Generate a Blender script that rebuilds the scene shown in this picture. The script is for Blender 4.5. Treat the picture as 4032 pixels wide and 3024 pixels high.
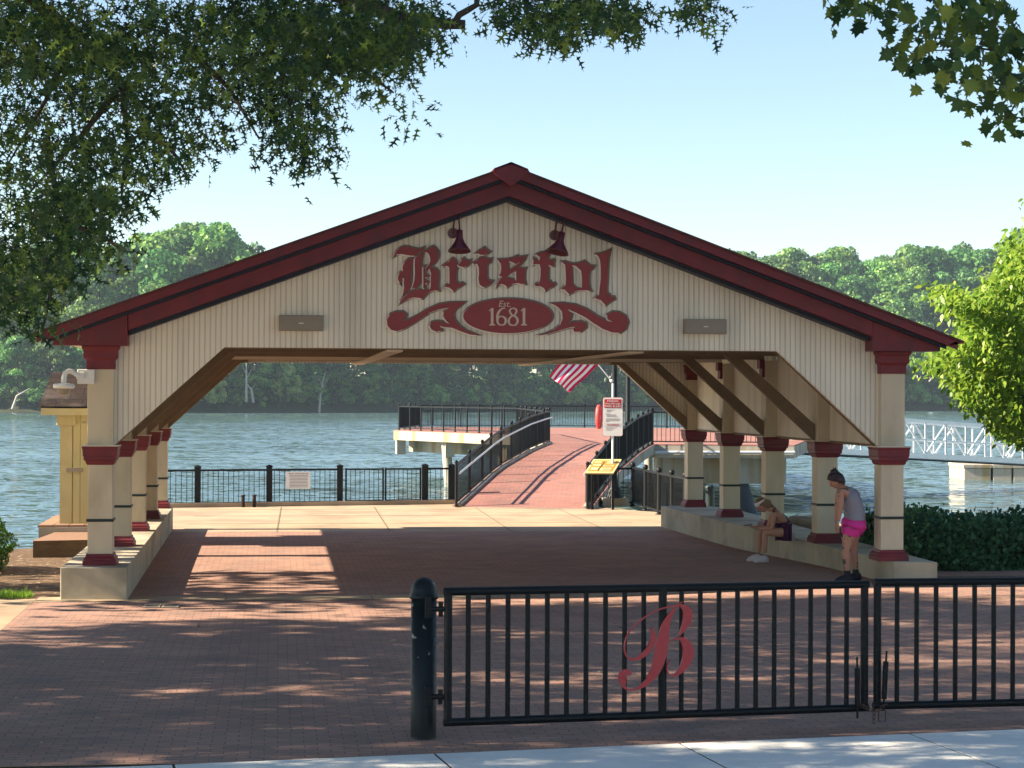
import bpy, math, random
import numpy as np
from mathutils import Vector, Matrix
from mathutils.geometry import tessellate_polygon
rng = np.random.default_rng(7); random.seed(7)
for o in list(bpy.data.objects): bpy.data.objects.remove(o)
S = bpy.context.scene; COL = S.collection

# ---------------------------------------------------------------- camera
FL, YAW, PIT, ROL, CX, CD, CH = 7777.4, .1181, .0052, .0044, -3.2011, 27.8482, 2.8217
_c, _s = math.cos(YAW), math.sin(YAW)
r0 = np.array([_c, -_s, 0]); f0 = np.array([_s, _c, 0]); up = np.array([0, 0, 1.])
FW = f0*math.cos(PIT)+up*math.sin(PIT); U0 = -f0*math.sin(PIT)+up*math.cos(PIT)
RT = r0*math.cos(ROL)+U0*math.sin(ROL); UP = -r0*math.sin(ROL)+U0*math.cos(ROL)
CAM = np.array([CX, -CD, CH])
cd = bpy.data.cameras.new('camera'); co = bpy.data.objects.new('camera', cd); COL.objects.link(co)
cd.sensor_width = 36; cd.lens = 36*FL/4032; cd.clip_start = .1; cd.clip_end = 4000
M = Matrix.Identity(4)
for i in range(3):
    M[i][0], M[i][1], M[i][2], M[i][3] = RT[i], UP[i], -FW[i], CAM[i]
co.matrix_world = M; S.camera = co

# ---------------------------------------------------------------- sky and sun
SUN_EL = math.radians(31); SUN_AZ = math.radians(-88.5)    # azimuth clockwise from +Y: the sun stands to the left
w = bpy.data.worlds.new("World"); S.world = w; w.use_nodes = True
nt = w.node_tree; nt.nodes.clear()
sky = nt.nodes.new('ShaderNodeTexSky'); sky.sky_type = 'NISHITA'; sky.sun_disc = False
sky.sun_elevation = SUN_EL; sky.sun_rotation = SUN_AZ
sky.air_density = 1.0; sky.dust_density = .15; sky.ozone_density = 1.5; sky.altitude = 0
bg = nt.nodes.new('ShaderNodeBackground'); bg.inputs[1].default_value = .050
out = nt.nodes.new('ShaderNodeOutputWorld')
nt.links.new(sky.outputs[0], bg.inputs[0]); nt.links.new(bg.outputs[0], out.inputs[0])
ld = bpy.data.lights.new('sun', 'SUN'); ld.energy = 4.3; ld.angle = math.radians(.55); ld.color = (1, .86, .66)
lo = bpy.data.objects.new('sun', ld); COL.objects.link(lo)
sd = Vector((math.sin(SUN_AZ)*math.cos(SUN_EL), math.cos(SUN_AZ)*math.cos(SUN_EL), math.sin(SUN_EL)))
lo.rotation_euler = sd.to_track_quat('Z', 'Y').to_euler()
S.view_settings.view_transform = 'Standard'; S.view_settings.look = 'None'
S.view_settings.exposure = 2.08; S.view_settings.gamma = 1
S.cycles.max_bounces = 8; S.cycles.transparent_max_bounces = 8; S.cycles.volume_bounces = 0

# ---------------------------------------------------------------- helpers
def ray(x, y): return FW+RT*(x-2016)/FL-UP*(y-1512)/FL
def onz(x, y, z=0.): d = ray(x, y); return CAM+d*(z-CAM[2])/d[2]
def ony(x, y, Y): d = ray(x, y); return CAM+d*(Y-CAM[1])/d[1]
def atd(x, y, d): return CAM+ray(x, y)*d
def camxy(r, d, z): p = CAM+r0*r+f0*d; return Vector((p[0], p[1], z))

def tag(o, label=None, cat=None, group=None, kind=None):
    if label: o['label'] = label
    if cat: o['category'] = cat
    if group: o['group'] = group
    if kind: o['kind'] = kind
    return o
def empty(name, loc=(0, 0, 0), label=None, cat=None, group=None):
    o = bpy.data.objects.new(name, None); o.empty_display_size = .2; o.location = loc
    COL.objects.link(o); tag(o, label, cat, group); return o
KIDS = {}
def link(name, me, parent=None):
    o = bpy.data.objects.new(name, me); COL.objects.link(o)
    if parent is not None:
        o.parent = parent; KIDS.setdefault(parent.name, []).append(o)
    return o
def copy_tree(o, parent=None):
    c = o.copy(); COL.objects.link(c)
    if parent is not None:
        c.parent = parent; KIDS.setdefault(parent.name, []).append(c)
    for ch in list(KIDS.get(o.name, [])): copy_tree(ch, c)
    return c

class MB:
    def __init__(s): s.v = []; s.f = []; s.m = []; s.sm = []
    def add(s, vs, fs, mi=0, smooth=False):
        n = len(s.v); s.v += [tuple(v) for v in vs]
        for f in fs: s.f.append(tuple(i+n for i in f)); s.m.append(mi); s.sm.append(smooth)
        return s
    def box(s, a, b, mi=0):
        x0, y0, z0 = a; x1, y1, z1 = b
        return s.add([(x0,y0,z0),(x1,y0,z0),(x1,y1,z0),(x0,y1,z0),(x0,y0,z1),(x1,y0,z1),(x1,y1,z1),(x0,y1,z1)],
                     [(0,3,2,1),(4,5,6,7),(0,1,5,4),(1,2,6,5),(2,3,7,6),(3,0,4,7)], mi)
    def beam(s, p, q, w, h, mi=0, upv=(0, 0, 1)):
        p = Vector(p); q = Vector(q); d = (q-p).normalized(); u = Vector(upv)
        sd_ = d.cross(u).normalized(); u = sd_.cross(d).normalized()
        vs = []
        for e in (p, q):
            for a, b in ((-1,-1),(1,-1),(1,1),(-1,1)): vs.append(e+sd_*a*w/2+u*b*h/2)
        return s.add(vs, [(0,1,2,3),(7,6,5,4),(0,4,5,1),(1,5,6,2),(2,6,7,3),(3,7,4,0)], mi)
    def tube(s, pts, rs, n=8, mi=0, cap=True):
        pts = [Vector(p) for p in pts]
        if not hasattr(rs, '__len__'): rs = [rs]*len(pts)
        vs = []; prev = None
        for i, p in enumerate(pts):
            d = (pts[min(i+1, len(pts)-1)]-pts[max(i-1, 0)]).normalized()
            a = Vector((0, 0, 1)) if abs(d.z) < .9 else Vector((1, 0, 0))
            if prev is not None: a = prev
            x = (a-d*a.dot(d)).normalized(); prev = x; y = d.cross(x)
            for k in range(n):
                t = 2*math.pi*k/n; vs.append(p+(x*math.cos(t)+y*math.sin(t))*rs[i])
        fs = [(i*n+k, i*n+(k+1) % n, (i+1)*n+(k+1) % n, (i+1)*n+k) for i in range(len(pts)-1) for k in range(n)]
        s.add(vs, fs, mi, True)
        if cap: s.add(vs[:n], [tuple(range(n))[::-1]], mi); s.add(vs[-n:], [tuple(range(n))], mi)
        return s
    def lathe(s, c, prof, n=16, mi=0, smooth=True):
        vs = [(c[0]+r*math.cos(2*math.pi*k/n), c[1]+r*math.sin(2*math.pi*k/n), c[2]+z) for r, z in prof for k in range(n)]
        fs = [(i*n+k, i*n+(k+1) % n, (i+1)*n+(k+1) % n, (i+1)*n+k) for i in range(len(prof)-1) for k in range(n)]
        return s.add(vs, fs, mi, smooth)
    def sqlathe(s, c, prof, mi=0):           # square stepped profile (half width, z)
        vs = []
        for r, z in prof:
            for a, b in ((-1,-1),(1,-1),(1,1),(-1,1)): vs.append((c[0]+a*r, c[1]+b*r, c[2]+z))
        fs = [(i*4+k, i*4+(k+1) % 4, (i+1)*4+(k+1) % 4, (i+1)*4+k) for i in range(len(prof)-1) for k in range(4)]
        fs += [(3, 2, 1, 0), tuple(range(len(vs)-4, len(vs)))]
        return s.add(vs, fs, mi)
    def ball(s, c, r, n=10, mi=0, sc=(1, 1, 1)):
        prof = [(r*math.sin(math.pi*i/n), -r*math.cos(math.pi*i/n)) for i in range(n+1)]
        m = n*2
        vs = [(c[0]+a*sc[0]*math.cos(2*math.pi*k/m), c[1]+a*sc[1]*math.sin(2*math.pi*k/m), c[2]+z*sc[2]) for a, z in prof for k in range(m)]
        fs = [(i*m+k, i*m+(k+1) % m, (i+1)*m+(k+1) % m, (i+1)*m+k) for i in range(n) for k in range(m)]
        return s.add(vs, fs, mi, True)
    def prism(s, loops, fr, bk, mi=0, sidemi=None):   # loops of 2D points; fr, bk map 2D -> 3D front and back
        sidemi = mi if sidemi is None else sidemi
        flat = [p for l in loops for p in l]
        tr = tessellate_polygon([[Vector((p[0], p[1], 0)) for p in l] for l in loops])
        n = len(s.v); s.v += [tuple(fr(*p)) for p in flat]+[tuple(bk(*p)) for p in flat]; N = len(flat)
        for t in tr:
            s.f.append(tuple(n+i for i in t)); s.m.append(mi); s.sm.append(False)
            s.f.append(tuple(n+N+i for i in reversed(t))); s.m.append(mi); s.sm.append(False)
        k = 0
        for l in loops:
            for i in range(len(l)):
                a = k+i; b = k+(i+1) % len(l)
                s.f.append((n+a, n+b, n+N+b, n+N+a)); s.m.append(sidemi); s.sm.append(False)
            k += len(l)
        return s
    def build(s, name, mats, parent=None, bevel=0):
        me = bpy.data.meshes.new(name); me.from_pydata(s.v, [], s.f)
        if not isinstance(mats, (list, tuple)): mats = [mats]
        for m in mats: me.materials.append(m)
        me.polygons.foreach_set('material_index', s.m); me.polygons.foreach_set('use_smooth', s.sm)
        me.update(); fixn(me)
        o = link(name, me, parent)
        if bevel:
            b = o.modifiers.new('bevel', 'BEVEL'); b.width = bevel; b.segments = 2; b.limit_method = 'ANGLE'; b.angle_limit = .6
        return o
import bmesh
def fixn(me):
    bm = bmesh.new(); bm.from_mesh(me); bmesh.ops.recalc_face_normals(bm, faces=bm.faces); bm.to_mesh(me); bm.free()

def mat(name, col, rough=.6, spec=.4, var=.0, vscale=3., bump=0., bscale=40., metal=0., col2=None, c2scale=1., c2lo=.45, c2hi=.6, stretch=(1, 1, 1), trans=0., islandv=0.):
    m = bpy.data.materials.new(name); m.use_nodes = True; t = m.node_tree; N = t.nodes; L = t.links
    b = N['Principled BSDF']; b.inputs['Roughness'].default_value = rough; b.inputs['Metallic'].default_value = metal
    b.inputs['Specular IOR Level'].default_value = spec
    tc = N.new('ShaderNodeTexCoord'); mp = N.new('ShaderNodeMapping'); mp.inputs['Scale'].default_value = stretch
    L.new(tc.outputs['Object'], mp.inputs[0]); vec = mp.outputs[0]
    rgb = N.new('ShaderNodeRGB'); rgb.outputs[0].default_value = (*col, 1); cur = rgb.outputs[0]
    if col2 is not None:
        n = N.new('ShaderNodeTexNoise'); n.inputs['Scale'].default_value = c2scale; n.inputs['Detail'].default_value = 5
        L.new(vec, n.inputs['Vector'])
        r = N.new('ShaderNodeMapRange'); r.inputs[1].default_value = c2lo; r.inputs[2].default_value = c2hi
        L.new(n.outputs[0], r.inputs[0])
        mx = N.new('ShaderNodeMix'); mx.data_type = 'RGBA'; L.new(r.outputs[0], mx.inputs[0]); L.new(cur, mx.inputs[6]); mx.inputs[7].default_value = (*col2, 1)
        cur = mx.outputs[2]
    if var or islandv:
        hs = N.new('ShaderNodeHueSaturation'); L.new(cur, hs.inputs['Color'])
        if var:
            n = N.new('ShaderNodeTexNoise'); n.inputs['Scale'].default_value = vscale; n.inputs['Detail'].default_value = 6; n.inputs['Roughness'].default_value = .65
            L.new(vec, n.inputs['Vector']); src = n.outputs[0]; lo_, hi_ = .25, .75; amp = var
        else:
            g = N.new('ShaderNodeNewGeometry'); src = g.outputs['Random Per Island']; lo_, hi_ = 0, 1; amp = islandv
        r = N.new('ShaderNodeMapRange'); r.inputs[1].default_value = lo_; r.inputs[2].default_value = hi_
        r.inputs[3].default_value = 1-amp; r.inputs[4].default_value = 1+amp
        L.new(src, r.inputs[0]); L.new(r.outputs[0], hs.inputs['Value']); cur = hs.outputs[0]
    L.new(cur, b.inputs['Base Color'])
    if bump:
        n = N.new('ShaderNodeTexNoise'); n.inputs['Scale'].default_value = bscale; n.inputs['Detail'].default_value = 6
        L.new(vec, n.inputs['Vector'])
        bp = N.new('ShaderNodeBump'); bp.inputs['Strength'].default_value = bump; bp.inputs['Distance'].default_value = .02
        L.new(n.outputs[0], bp.inputs['Height']); L.new(bp.outputs[0], b.inputs['Normal'])
    if trans:
        o = N['Material Output']; tr = N.new('ShaderNodeBsdfTranslucent'); L.new(cur, tr.inputs[0])
        ad = N.new('ShaderNodeMixShader'); ad.inputs[0].default_value = trans
        L.new(b.outputs[0], ad.inputs[1]); L.new(tr.outputs[0], ad.inputs[2]); L.new(ad.outputs[0], o.inputs[0])
    m['col'] = True
    return m

def leafmat(name, c1, c2, c3=None, trans=.35, rough=.5, objvar=False, spec=.3, patch=0.):
    m = bpy.data.materials.new(name); m.use_nodes = True; t = m.node_tree; N = t.nodes; L = t.links
    b = N['Principled BSDF']; b.inputs['Roughness'].default_value = rough; b.inputs['Specular IOR Level'].default_value = spec
    g = N.new('ShaderNodeNewGeometry'); cr = N.new('ShaderNodeValToRGB'); L.new(g.outputs['Random Per Island'], cr.inputs[0])
    cr.color_ramp.elements[0].color = (*c1, 1); cr.color_ramp.elements[1].color = (*c2, 1)
    if c3: e = cr.color_ramp.elements.new(.5); e.color = (*c3, 1)
    cur = cr.outputs[0]
    if objvar:
        oi = N.new('ShaderNodeObjectInfo'); hs = N.new('ShaderNodeHueSaturation')
        r = N.new('ShaderNodeMapRange'); r.inputs[3].default_value = .62; r.inputs[4].default_value = 1.5; L.new(oi.outputs['Random'], r.inputs[0]); L.new(r.outputs[0], hs.inputs['Value'])
        mm = N.new('ShaderNodeMath'); mm.operation = 'MULTIPLY'; mm.inputs[1].default_value = 7.3; L.new(oi.outputs['Random'], mm.inputs[0])
        fr_ = N.new('ShaderNodeMath'); fr_.operation = 'FRACT'; L.new(mm.outputs[0], fr_.inputs[0])
        r2 = N.new('ShaderNodeMapRange'); r2.inputs[3].default_value = .475; r2.inputs[4].default_value = .525; L.new(fr_.outputs[0], r2.inputs[0]); L.new(r2.outputs[0], hs.inputs['Hue'])
        L.new(cur, hs.inputs['Color']); cur = hs.outputs[0]
    if patch:
        tc = N.new('ShaderNodeTexCoord'); nz = N.new('ShaderNodeTexNoise'); nz.inputs['Scale'].default_value = patch; nz.inputs['Detail'].default_value = 2; L.new(tc.outputs['Object'], nz.inputs['Vector'])
        r = N.new('ShaderNodeMapRange'); r.inputs[1].default_value = .36; r.inputs[2].default_value = .64; r.inputs[3].default_value = .45; r.inputs[4].default_value = 1.75; L.new(nz.outputs[0], r.inputs[0])
        r2 = N.new('ShaderNodeMapRange'); r2.inputs[1].default_value = .36; r2.inputs[2].default_value = .64; r2.inputs[3].default_value = .535; r2.inputs[4].default_value = .475; L.new(nz.outputs[0], r2.inputs[0])
        h2 = N.new('ShaderNodeHueSaturation'); L.new(cur, h2.inputs['Color']); L.new(r.outputs[0], h2.inputs['Value']); L.new(r2.outputs[0], h2.inputs['Hue']); cur = h2.outputs[0]
    L.new(cur, b.inputs['Base Color'])
    o = N['Material Output']; tr = N.new('ShaderNodeBsdfTranslucent'); L.new(cur, tr.inputs[0])
    ad = N.new('ShaderNodeMixShader'); ad.inputs[0].default_value = trans
    L.new(b.outputs[0], ad.inputs[1]); L.new(tr.outputs[0], ad.inputs[2]); L.new(ad.outputs[0], o.inputs[0])
    return m

# groove board material: lines every `p` metres along object axis ax
def board_mat(name, col, p=.0745, ax=0, dark=.55, gw=.16, rough=.55):
    m = mat(name, col, rough, .3, var=.05, vscale=1.3, col2=tuple(c*.74 for c in col), c2scale=1.6, c2lo=.48, c2hi=.8, stretch=(1.6, 1.6, .22)); t = m.node_tree; N = t.nodes; L = t.links
    b = N['Principled BSDF']; src = b.inputs['Base Color'].links[0].from_socket
    tc = N.new('ShaderNodeTexCoord'); sp = N.new('ShaderNodeSeparateXYZ'); L.new(tc.outputs['Object'], sp.inputs[0])
    d = N.new('ShaderNodeMath'); d.operation = 'DIVIDE'; d.inputs[1].default_value = p; L.new(sp.outputs[ax], d.inputs[0])
    fr = N.new('ShaderNodeMath'); fr.operation = 'FRACT'; L.new(d.outputs[0], fr.inputs[0])
    sb = N.new('ShaderNodeMath'); sb.operation = 'SUBTRACT'; sb.inputs[1].default_value = .5; L.new(fr.outputs[0], sb.inputs[0])
    ab = N.new('ShaderNodeMath'); ab.operation = 'ABSOLUTE'; L.new(sb.outputs[0], ab.inputs[0])
    r = N.new('ShaderNodeMapRange'); r.inputs[1].default_value = gw*.25; r.inputs[2].default_value = gw; r.inputs[3].default_value = 1; r.inputs[4].default_value = 0; L.new(ab.outputs[0], r.inputs[0])
    mx = N.new('ShaderNodeMix'); mx.data_type = 'RGBA'; mx.blend_type = 'MULTIPLY'; L.new(src, mx.inputs[6]); mx.inputs[7].default_value = (dark, dark*.98, dark*.95, 1); L.new(r.outputs[0], mx.inputs[0])
    L.new(mx.outputs[2], b.inputs['Base Color'])
    bp = N.new('ShaderNodeBump'); bp.inputs['Strength'].default_value = .7; bp.inputs['Distance'].default_value = .012; bp.invert = True
    L.new(r.outputs[0], bp.inputs['Height']); L.new(bp.outputs[0], b.inputs['Normal'])
    return m

CREAM = (.52, .46, .36); REDC = (.155, .018, .027)
m_clad = board_mat('beadboard', (.82, .75, .62), dark=.74)
m_cladY = board_mat('beadboard_side', (.80, .73, .60), ax=1, dark=.75)
m_cream = mat('cream_paint', (.60, .52, .38), .55, .3, var=.08, vscale=2, bump=.12, bscale=60, col2=(.44, .37, .26), c2scale=3, c2lo=.5, c2hi=.78, stretch=(1, 1, .3))
m_red = mat('dark_red_paint', REDC, .5, .35, var=.22, vscale=3, bump=.1, bscale=50, col2=(.11, .02, .03), c2scale=4, c2lo=.5, c2hi=.7)
m_navy = mat('navy_paint', (.008, .012, .028), .5, .3, var=.15, vscale=4)
m_green = mat('dark_green_paint', (.015, .03, .032), .5, .3)
m_brown = mat('brown_beam', (.20, .145, .09), .7, .2, var=.18, vscale=3, bump=.15)
m_lightbeam = mat('pale_timber', (.62, .54, .42), .7, .2, var=.12)
m_soffit = mat('soffit', (.66, .58, .46), .6, .2, var=.06)
m_shingle = mat('roof_shingles', (.10, .035, .035), .85, .2, var=.3, vscale=5, bump=.4)
m_wall = mat('cast_concrete', (.42, .37, .28), .85, .2, var=.16, vscale=1.8, bump=.10, bscale=70, col2=(.27, .24, .18), c2scale=1.1, c2lo=.48, c2hi=.68)
m_conc = mat('concrete_paving', (.40, .30, .20), .85, .2, var=.1, vscale=1.2, bump=.25, bscale=30, col2=(.30, .22, .15), c2scale=.7, c2lo=.45, c2hi=.65)
m_walk = mat('sidewalk_concrete', (.80, .775, .72), .85, .2, var=.09, vscale=2.5, bump=.25, bscale=45, col2=(.68, .68, .67), c2scale=1.2, c2lo=.45, c2hi=.7)
m_pier = mat('pier_concrete', (.38, .35, .29), .85, .2, var=.12, vscale=1, bump=.2, col2=(.30, .23, .13), c2scale=1.6, c2lo=.5, c2hi=.62, stretch=(1, 1, .15))
m_black = mat('black_gloss_paint', (.004, .006, .008), .45, .22, var=.25, vscale=8, bump=.12, bscale=60)
m_fence = mat('black_iron', (.006, .008, .010), .5, .25, var=.2, vscale=6)
m_chip = mat('chipped_black_paint', (.004, .008, .010), .45, .25, var=.2, vscale=8, col2=(.40, .38, .33), c2scale=7, c2lo=.66, c2hi=.69, bump=.2, bscale=30)
m_white = mat('white_plastic', (.75, .74, .70), .4, .4)
m_alu = mat('aluminium', (.62, .64, .66), .42, .5, metal=.35, var=.08)
m_soil = mat('mulch', (.13, .085, .055), .95, .1, var=.4, vscale=14, bump=.8, bscale=30, col2=(.30, .24, .17), c2scale=9, c2lo=.56, c2hi=.66)
m_bank = mat('muddy_bank', (.045, .05, .03), .95, .1, var=.4, vscale=.3, bump=.5, bscale=2)
m_bark = mat('bark', (.055, .045, .035), .95, .1, var=.4, vscale=9, bump=.9, bscale=25, stretch=(1, 1, .3))
m_deadwood = mat('pale_dead_wood', (.42, .38, .32), .9, .1, var=.2)
m_yellow = board_mat('yellow_door_boards', (.50, .44, .22), p=.16, dark=.7, gw=.08)
m_yel = mat('yellow_trim', (.47, .41, .21), .6, .3, var=.1, vscale=3, col2=(.40, .32, .15), c2scale=2.2, c2lo=.55, c2hi=.75)
m_wood = mat('deck_wood', (.25, .15, .10), .8, .2, var=.2, vscale=4, stretch=(1, 6, 1))
m_oldwood = mat('weathered_timber', (.11, .075, .045), .85, .2, var=.3, vscale=3, stretch=(.4, 4, 4))
m_greywood = mat('grey_timber', (.33, .30, .25), .85, .2, var=.15)
m_rock = mat('boulder_rock', (.24, .18, .13), .9, .2, var=.35, vscale=4, bump=1., bscale=8)
m_rules = mat('white_sign', (.80, .79, .77), .45, .4)
m_signred = mat('red_sign', (.50, .025, .035), .45, .4)
m_grey = mat('grey_box', (.27, .23, .18), .6, .3, var=.1)
m_ink = mat('ink', (.10, .09, .09), .7, .2)
m_gold = mat('gold_panel', (.36, .21, .03), .5, .4)
m_goldlt = mat('pale_gold', (.62, .50, .24), .5, .4)

def brick_mat(name, c1, c2, mortar, sc=1., rot=0.):
    m = bpy.data.materials.new(name); m.use_nodes = True; t = m.node_tree; N = t.nodes; L = t.links
    b = N['Principled BSDF']; b.inputs['Roughness'].default_value = .85; b.inputs['Specular IOR Level'].default_value = .25
    tc = N.new('ShaderNodeTexCoord'); mp = N.new('ShaderNodeMapping'); mp.inputs['Rotation'].default_value = (0, 0, rot)
    L.new(tc.outputs['Object'], mp.inputs[0])
    nz = N.new('ShaderNodeTexNoise'); nz.inputs['Scale'].default_value = 3.5; L.new(mp.outputs[0], nz.inputs['Vector'])
    va = N.new('ShaderNodeMix'); va.data_type = 'VECTOR'; va.inputs[0].default_value = .03
    L.new(mp.outputs[0], va.inputs[4]); L.new(nz.outputs['Color'], va.inputs[5])
    bk = N.new('ShaderNodeTexBrick'); bk.inputs['Color1'].default_value = (*c1, 1); bk.inputs['Color2'].default_value = (*c2, 1); bk.inputs['Mortar'].default_value = (*mortar, 1)
    bk.inputs['Scale'].default_value = 1; bk.inputs['Brick Width'].default_value = .205*sc; bk.inputs['Row Height'].default_value = .103*sc
    bk.inputs['Mortar Size'].default_value = .006*sc; bk.inputs['Mortar Smooth'].default_value = .3; bk.inputs['Bias'].default_value = -.1
    L.new(va.outputs[1], bk.inputs['Vector'])
    n1 = N.new('ShaderNodeTexNoise'); n1.inputs['Scale'].default_value = .55; n1.inputs['Detail'].default_value = 7; n1.inputs['Roughness'].default_value = .7; L.new(mp.outputs[0], n1.inputs['Vector'])
    r = N.new('ShaderNodeMapRange'); r.inputs[1].default_value = .3; r.inputs[2].default_value = .7; r.inputs[3].default_value = .78; r.inputs[4].default_value = 1.2; L.new(n1.outputs[0], r.inputs[0])
    hs = N.new('ShaderNodeHueSaturation'); L.new(bk.outputs[0], hs.inputs['Color']); L.new(r.outputs[0], hs.inputs['Value'])
    n2 = N.new('ShaderNodeTexNoise'); n2.inputs['Scale'].default_value = 1.7; n2.inputs['Detail'].default_value = 5; L.new(mp.outputs[0], n2.inputs['Vector'])
    r2 = N.new('ShaderNodeMapRange'); r2.inputs[1].default_value = .5; r2.inputs[2].default_value = .72; L.new(n2.outputs[0], r2.inputs[0]); r2.inputs[4].default_value = .5
    mx = N.new('ShaderNodeMix'); mx.data_type = 'RGBA'; L.new(r2.outputs[0], mx.inputs[0]); L.new(hs.outputs[0], mx.inputs[6]); mx.inputs[7].default_value = (.17, .135, .115, 1)
    L.new(mx.outputs[2], b.inputs['Base Color'])
    bp = N.new('ShaderNodeBump'); bp.inputs['Strength'].default_value = .6; bp.inputs['Distance'].default_value = .01; bp.invert = True
    ad = N.new('ShaderNodeMath'); ad.operation = 'ADD'; L.new(bk.outputs['Fac'], ad.inputs[0])
    n3 = N.new('ShaderNodeTexNoise'); n3.inputs['Scale'].default_value = 22; L.new(mp.outputs[0], n3.inputs['Vector']); L.new(n3.outputs[0], ad.inputs[1])
    L.new(ad.outputs[0], bp.inputs['Height']); L.new(bp.outputs[0], b.inputs['Normal'])
    return m
m_brick = brick_mat('brick_paving', (.38, .215, .16), (.29, .175, .14), (.165, .12, .10))
m_brickd = brick_mat('deck_pavers', (.36, .16, .13), (.28, .135, .11), (.20, .12, .10), 1.2, .18)

# ---------------------------------------------------------------- ground, banks, water
def gh(x, y):     # the paving rises a little towards the near right corner
    sm = lambda t: max(0, min(1, t))**2*(3-2*max(0, min(1, t)))
    return .12*sm((x-.5)/4.5)*sm((9-y)/8)*sm((y+6)/5)
def sheet(name, poly, mats, dz, step=.6, kind='structure'):
    xs = [p[0] for p in poly]; ys = [p[1] for p in poly]
    me = bpy.data.meshes.new(name); bm = bmesh.new()
    bm.faces.new([bm.verts.new((p[0], p[1], 0)) for p in poly])
    x = math.floor(min(xs))+step
    for ax, lo_, hi_ in ((0, min(xs), max(xs)), (1, min(ys), max(ys))):
        if hi_-lo_ > 60: continue
        c = lo_+step
        while c < hi_:
            n_ = Vector((1, 0, 0)) if ax == 0 else Vector((0, 1, 0))
            bmesh.ops.bisect_plane(bm, geom=bm.verts[:]+bm.edges[:]+bm.faces[:], plane_co=n_*c, plane_no=n_)
            c += step
    for v in bm.verts: v.co.z = gh(v.co.x, v.co.y)+dz
    bmesh.ops.recalc_face_normals(bm, faces=bm.faces)
    for f in bm.faces:
        if f.normal.z < 0: f.normal_flip()
        f.smooth = True
    bm.to_mesh(me); bm.free(); me.materials.append(mats); o = link(name, me)
    tag(o, kind=kind); return o
# fence line along the river edge (world)
FA = onz(560, 1996); FB = onz(1798, 1990)
EDGE_Y = 22.1
yk = lambda x: 21.50+(x+5)*.19
o = sheet('brick_plaza', [(-6.42, -12.6), (9.5, -12.6), (9.5, 12.5), (-5.7, 12.76), (-5.7, -.3), (-6.45, -.3)], m_brick, 0)
tag(o, 'red brick paving through and in front of the open pavilion', 'paving')
sheet('concrete_apron', [(-6.9, 12.76), (-5.2, 12.75), (9.5, 12.5), (9.5, 14), (5.2, 20), (4.2, EDGE_Y+1.2), (1.3, EDGE_Y+1.3), (-6.9, EDGE_Y-.3)], m_conc, .0)
sheet('ground_soil', [(-9.6, -.30), (-5.75, -.30), (-5.75, 13.5), (-6.9, 13.5), (-7.2, 9.0), (-8.4, 8.2), (-12, 8.5), (-22, 9), (-40, 9), (-40, -.30)], m_soil, -.004, 1.)
sheet('ground_soil', [(5.6, -2.2), (30, -2.2), (30, 9), (12, 8.3), (8, 9.2), (5.9, 13), (5.3, 13)], m_soil, .0, 1.)
sheet('side_paving', [(-40, -12.6), (-6.424, -12.6), (-6.454, -.304), (-40, -.304)], m_conc, 0)
sheet('side_paving', [(9.5, -12.6), (40, -12.6), (40, -2.2), (9.5, -2.2)], m_conc, 0)
# sidewalk slabs in front of the brick, with joints
swd = Vector((7.35, .98, 0)).normalized(); swn = Vector((-swd.y, swd.x, 0)); sw0 = Vector((-4.27, -12.75, 0))
mb = MB(); L1 = .0
off = (Vector((-2.0, -12.21, 0))-sw0).dot(swd)
k0 = -4
for k in range(k0, 9):
    a = off+2.02*k+.012; b = off+2.02*(k+1)-.012
    p = [sw0+swd*a, sw0+swd*b, sw0+swd*b-swn*1.9, sw0+swd*a-swn*1.9]
    mb.add([q+Vector((0, 0, .012)) for q in p]+[q+Vector((0, 0, -.06)) for q in p], [(0,1,2,3)[::-1], (0,1,5,4), (1,2,6,5), (2,3,7,6), (3,0,4,7)])
    p2 = [sw0+swd*a-swn*1.92, sw0+swd*b-swn*1.92, sw0+swd*b-swn*4.5, sw0+swd*a-swn*4.5]
    mb.add([q+Vector((0, 0, .012)) for q in p2]+[q+Vector((0, 0, -.06)) for q in p2], [(0,1,2,3)[::-1], (0,1,5,4), (1,2,6,5), (2,3,7,6), (3,0,4,7)])
o = mb.build('sidewalk', m_walk); tag(o, kind='structure')
m_under = mat('joint_dirt', (.06, .055, .05), .95, .1)
mb = MB(); p = [sw0+swd*-12, sw0+swd*24, sw0+swd*24-swn*14, sw0+swd*-12-swn*14]
mb.add([q+Vector((0, 0, .0065)) for q in p], [(3, 2, 1, 0)]); o = mb.build('ground_base', m_under); tag(o, kind='structure')
# road behind and round the camera, one sheet out to the distance on the town side
m_asph = mat('worn_road', (.42, .40, .37), .9, .2, var=.2, vscale=6, bump=.3)
mb = MB(); mb.add([(-400, -400, -.02), (400, -400, -.02), (400, -12.5, -.02), (-400, -12.5, -.02)], [(0, 1, 2, 3)]); o = mb.build('road', m_asph); tag(o, kind='structure')
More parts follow.
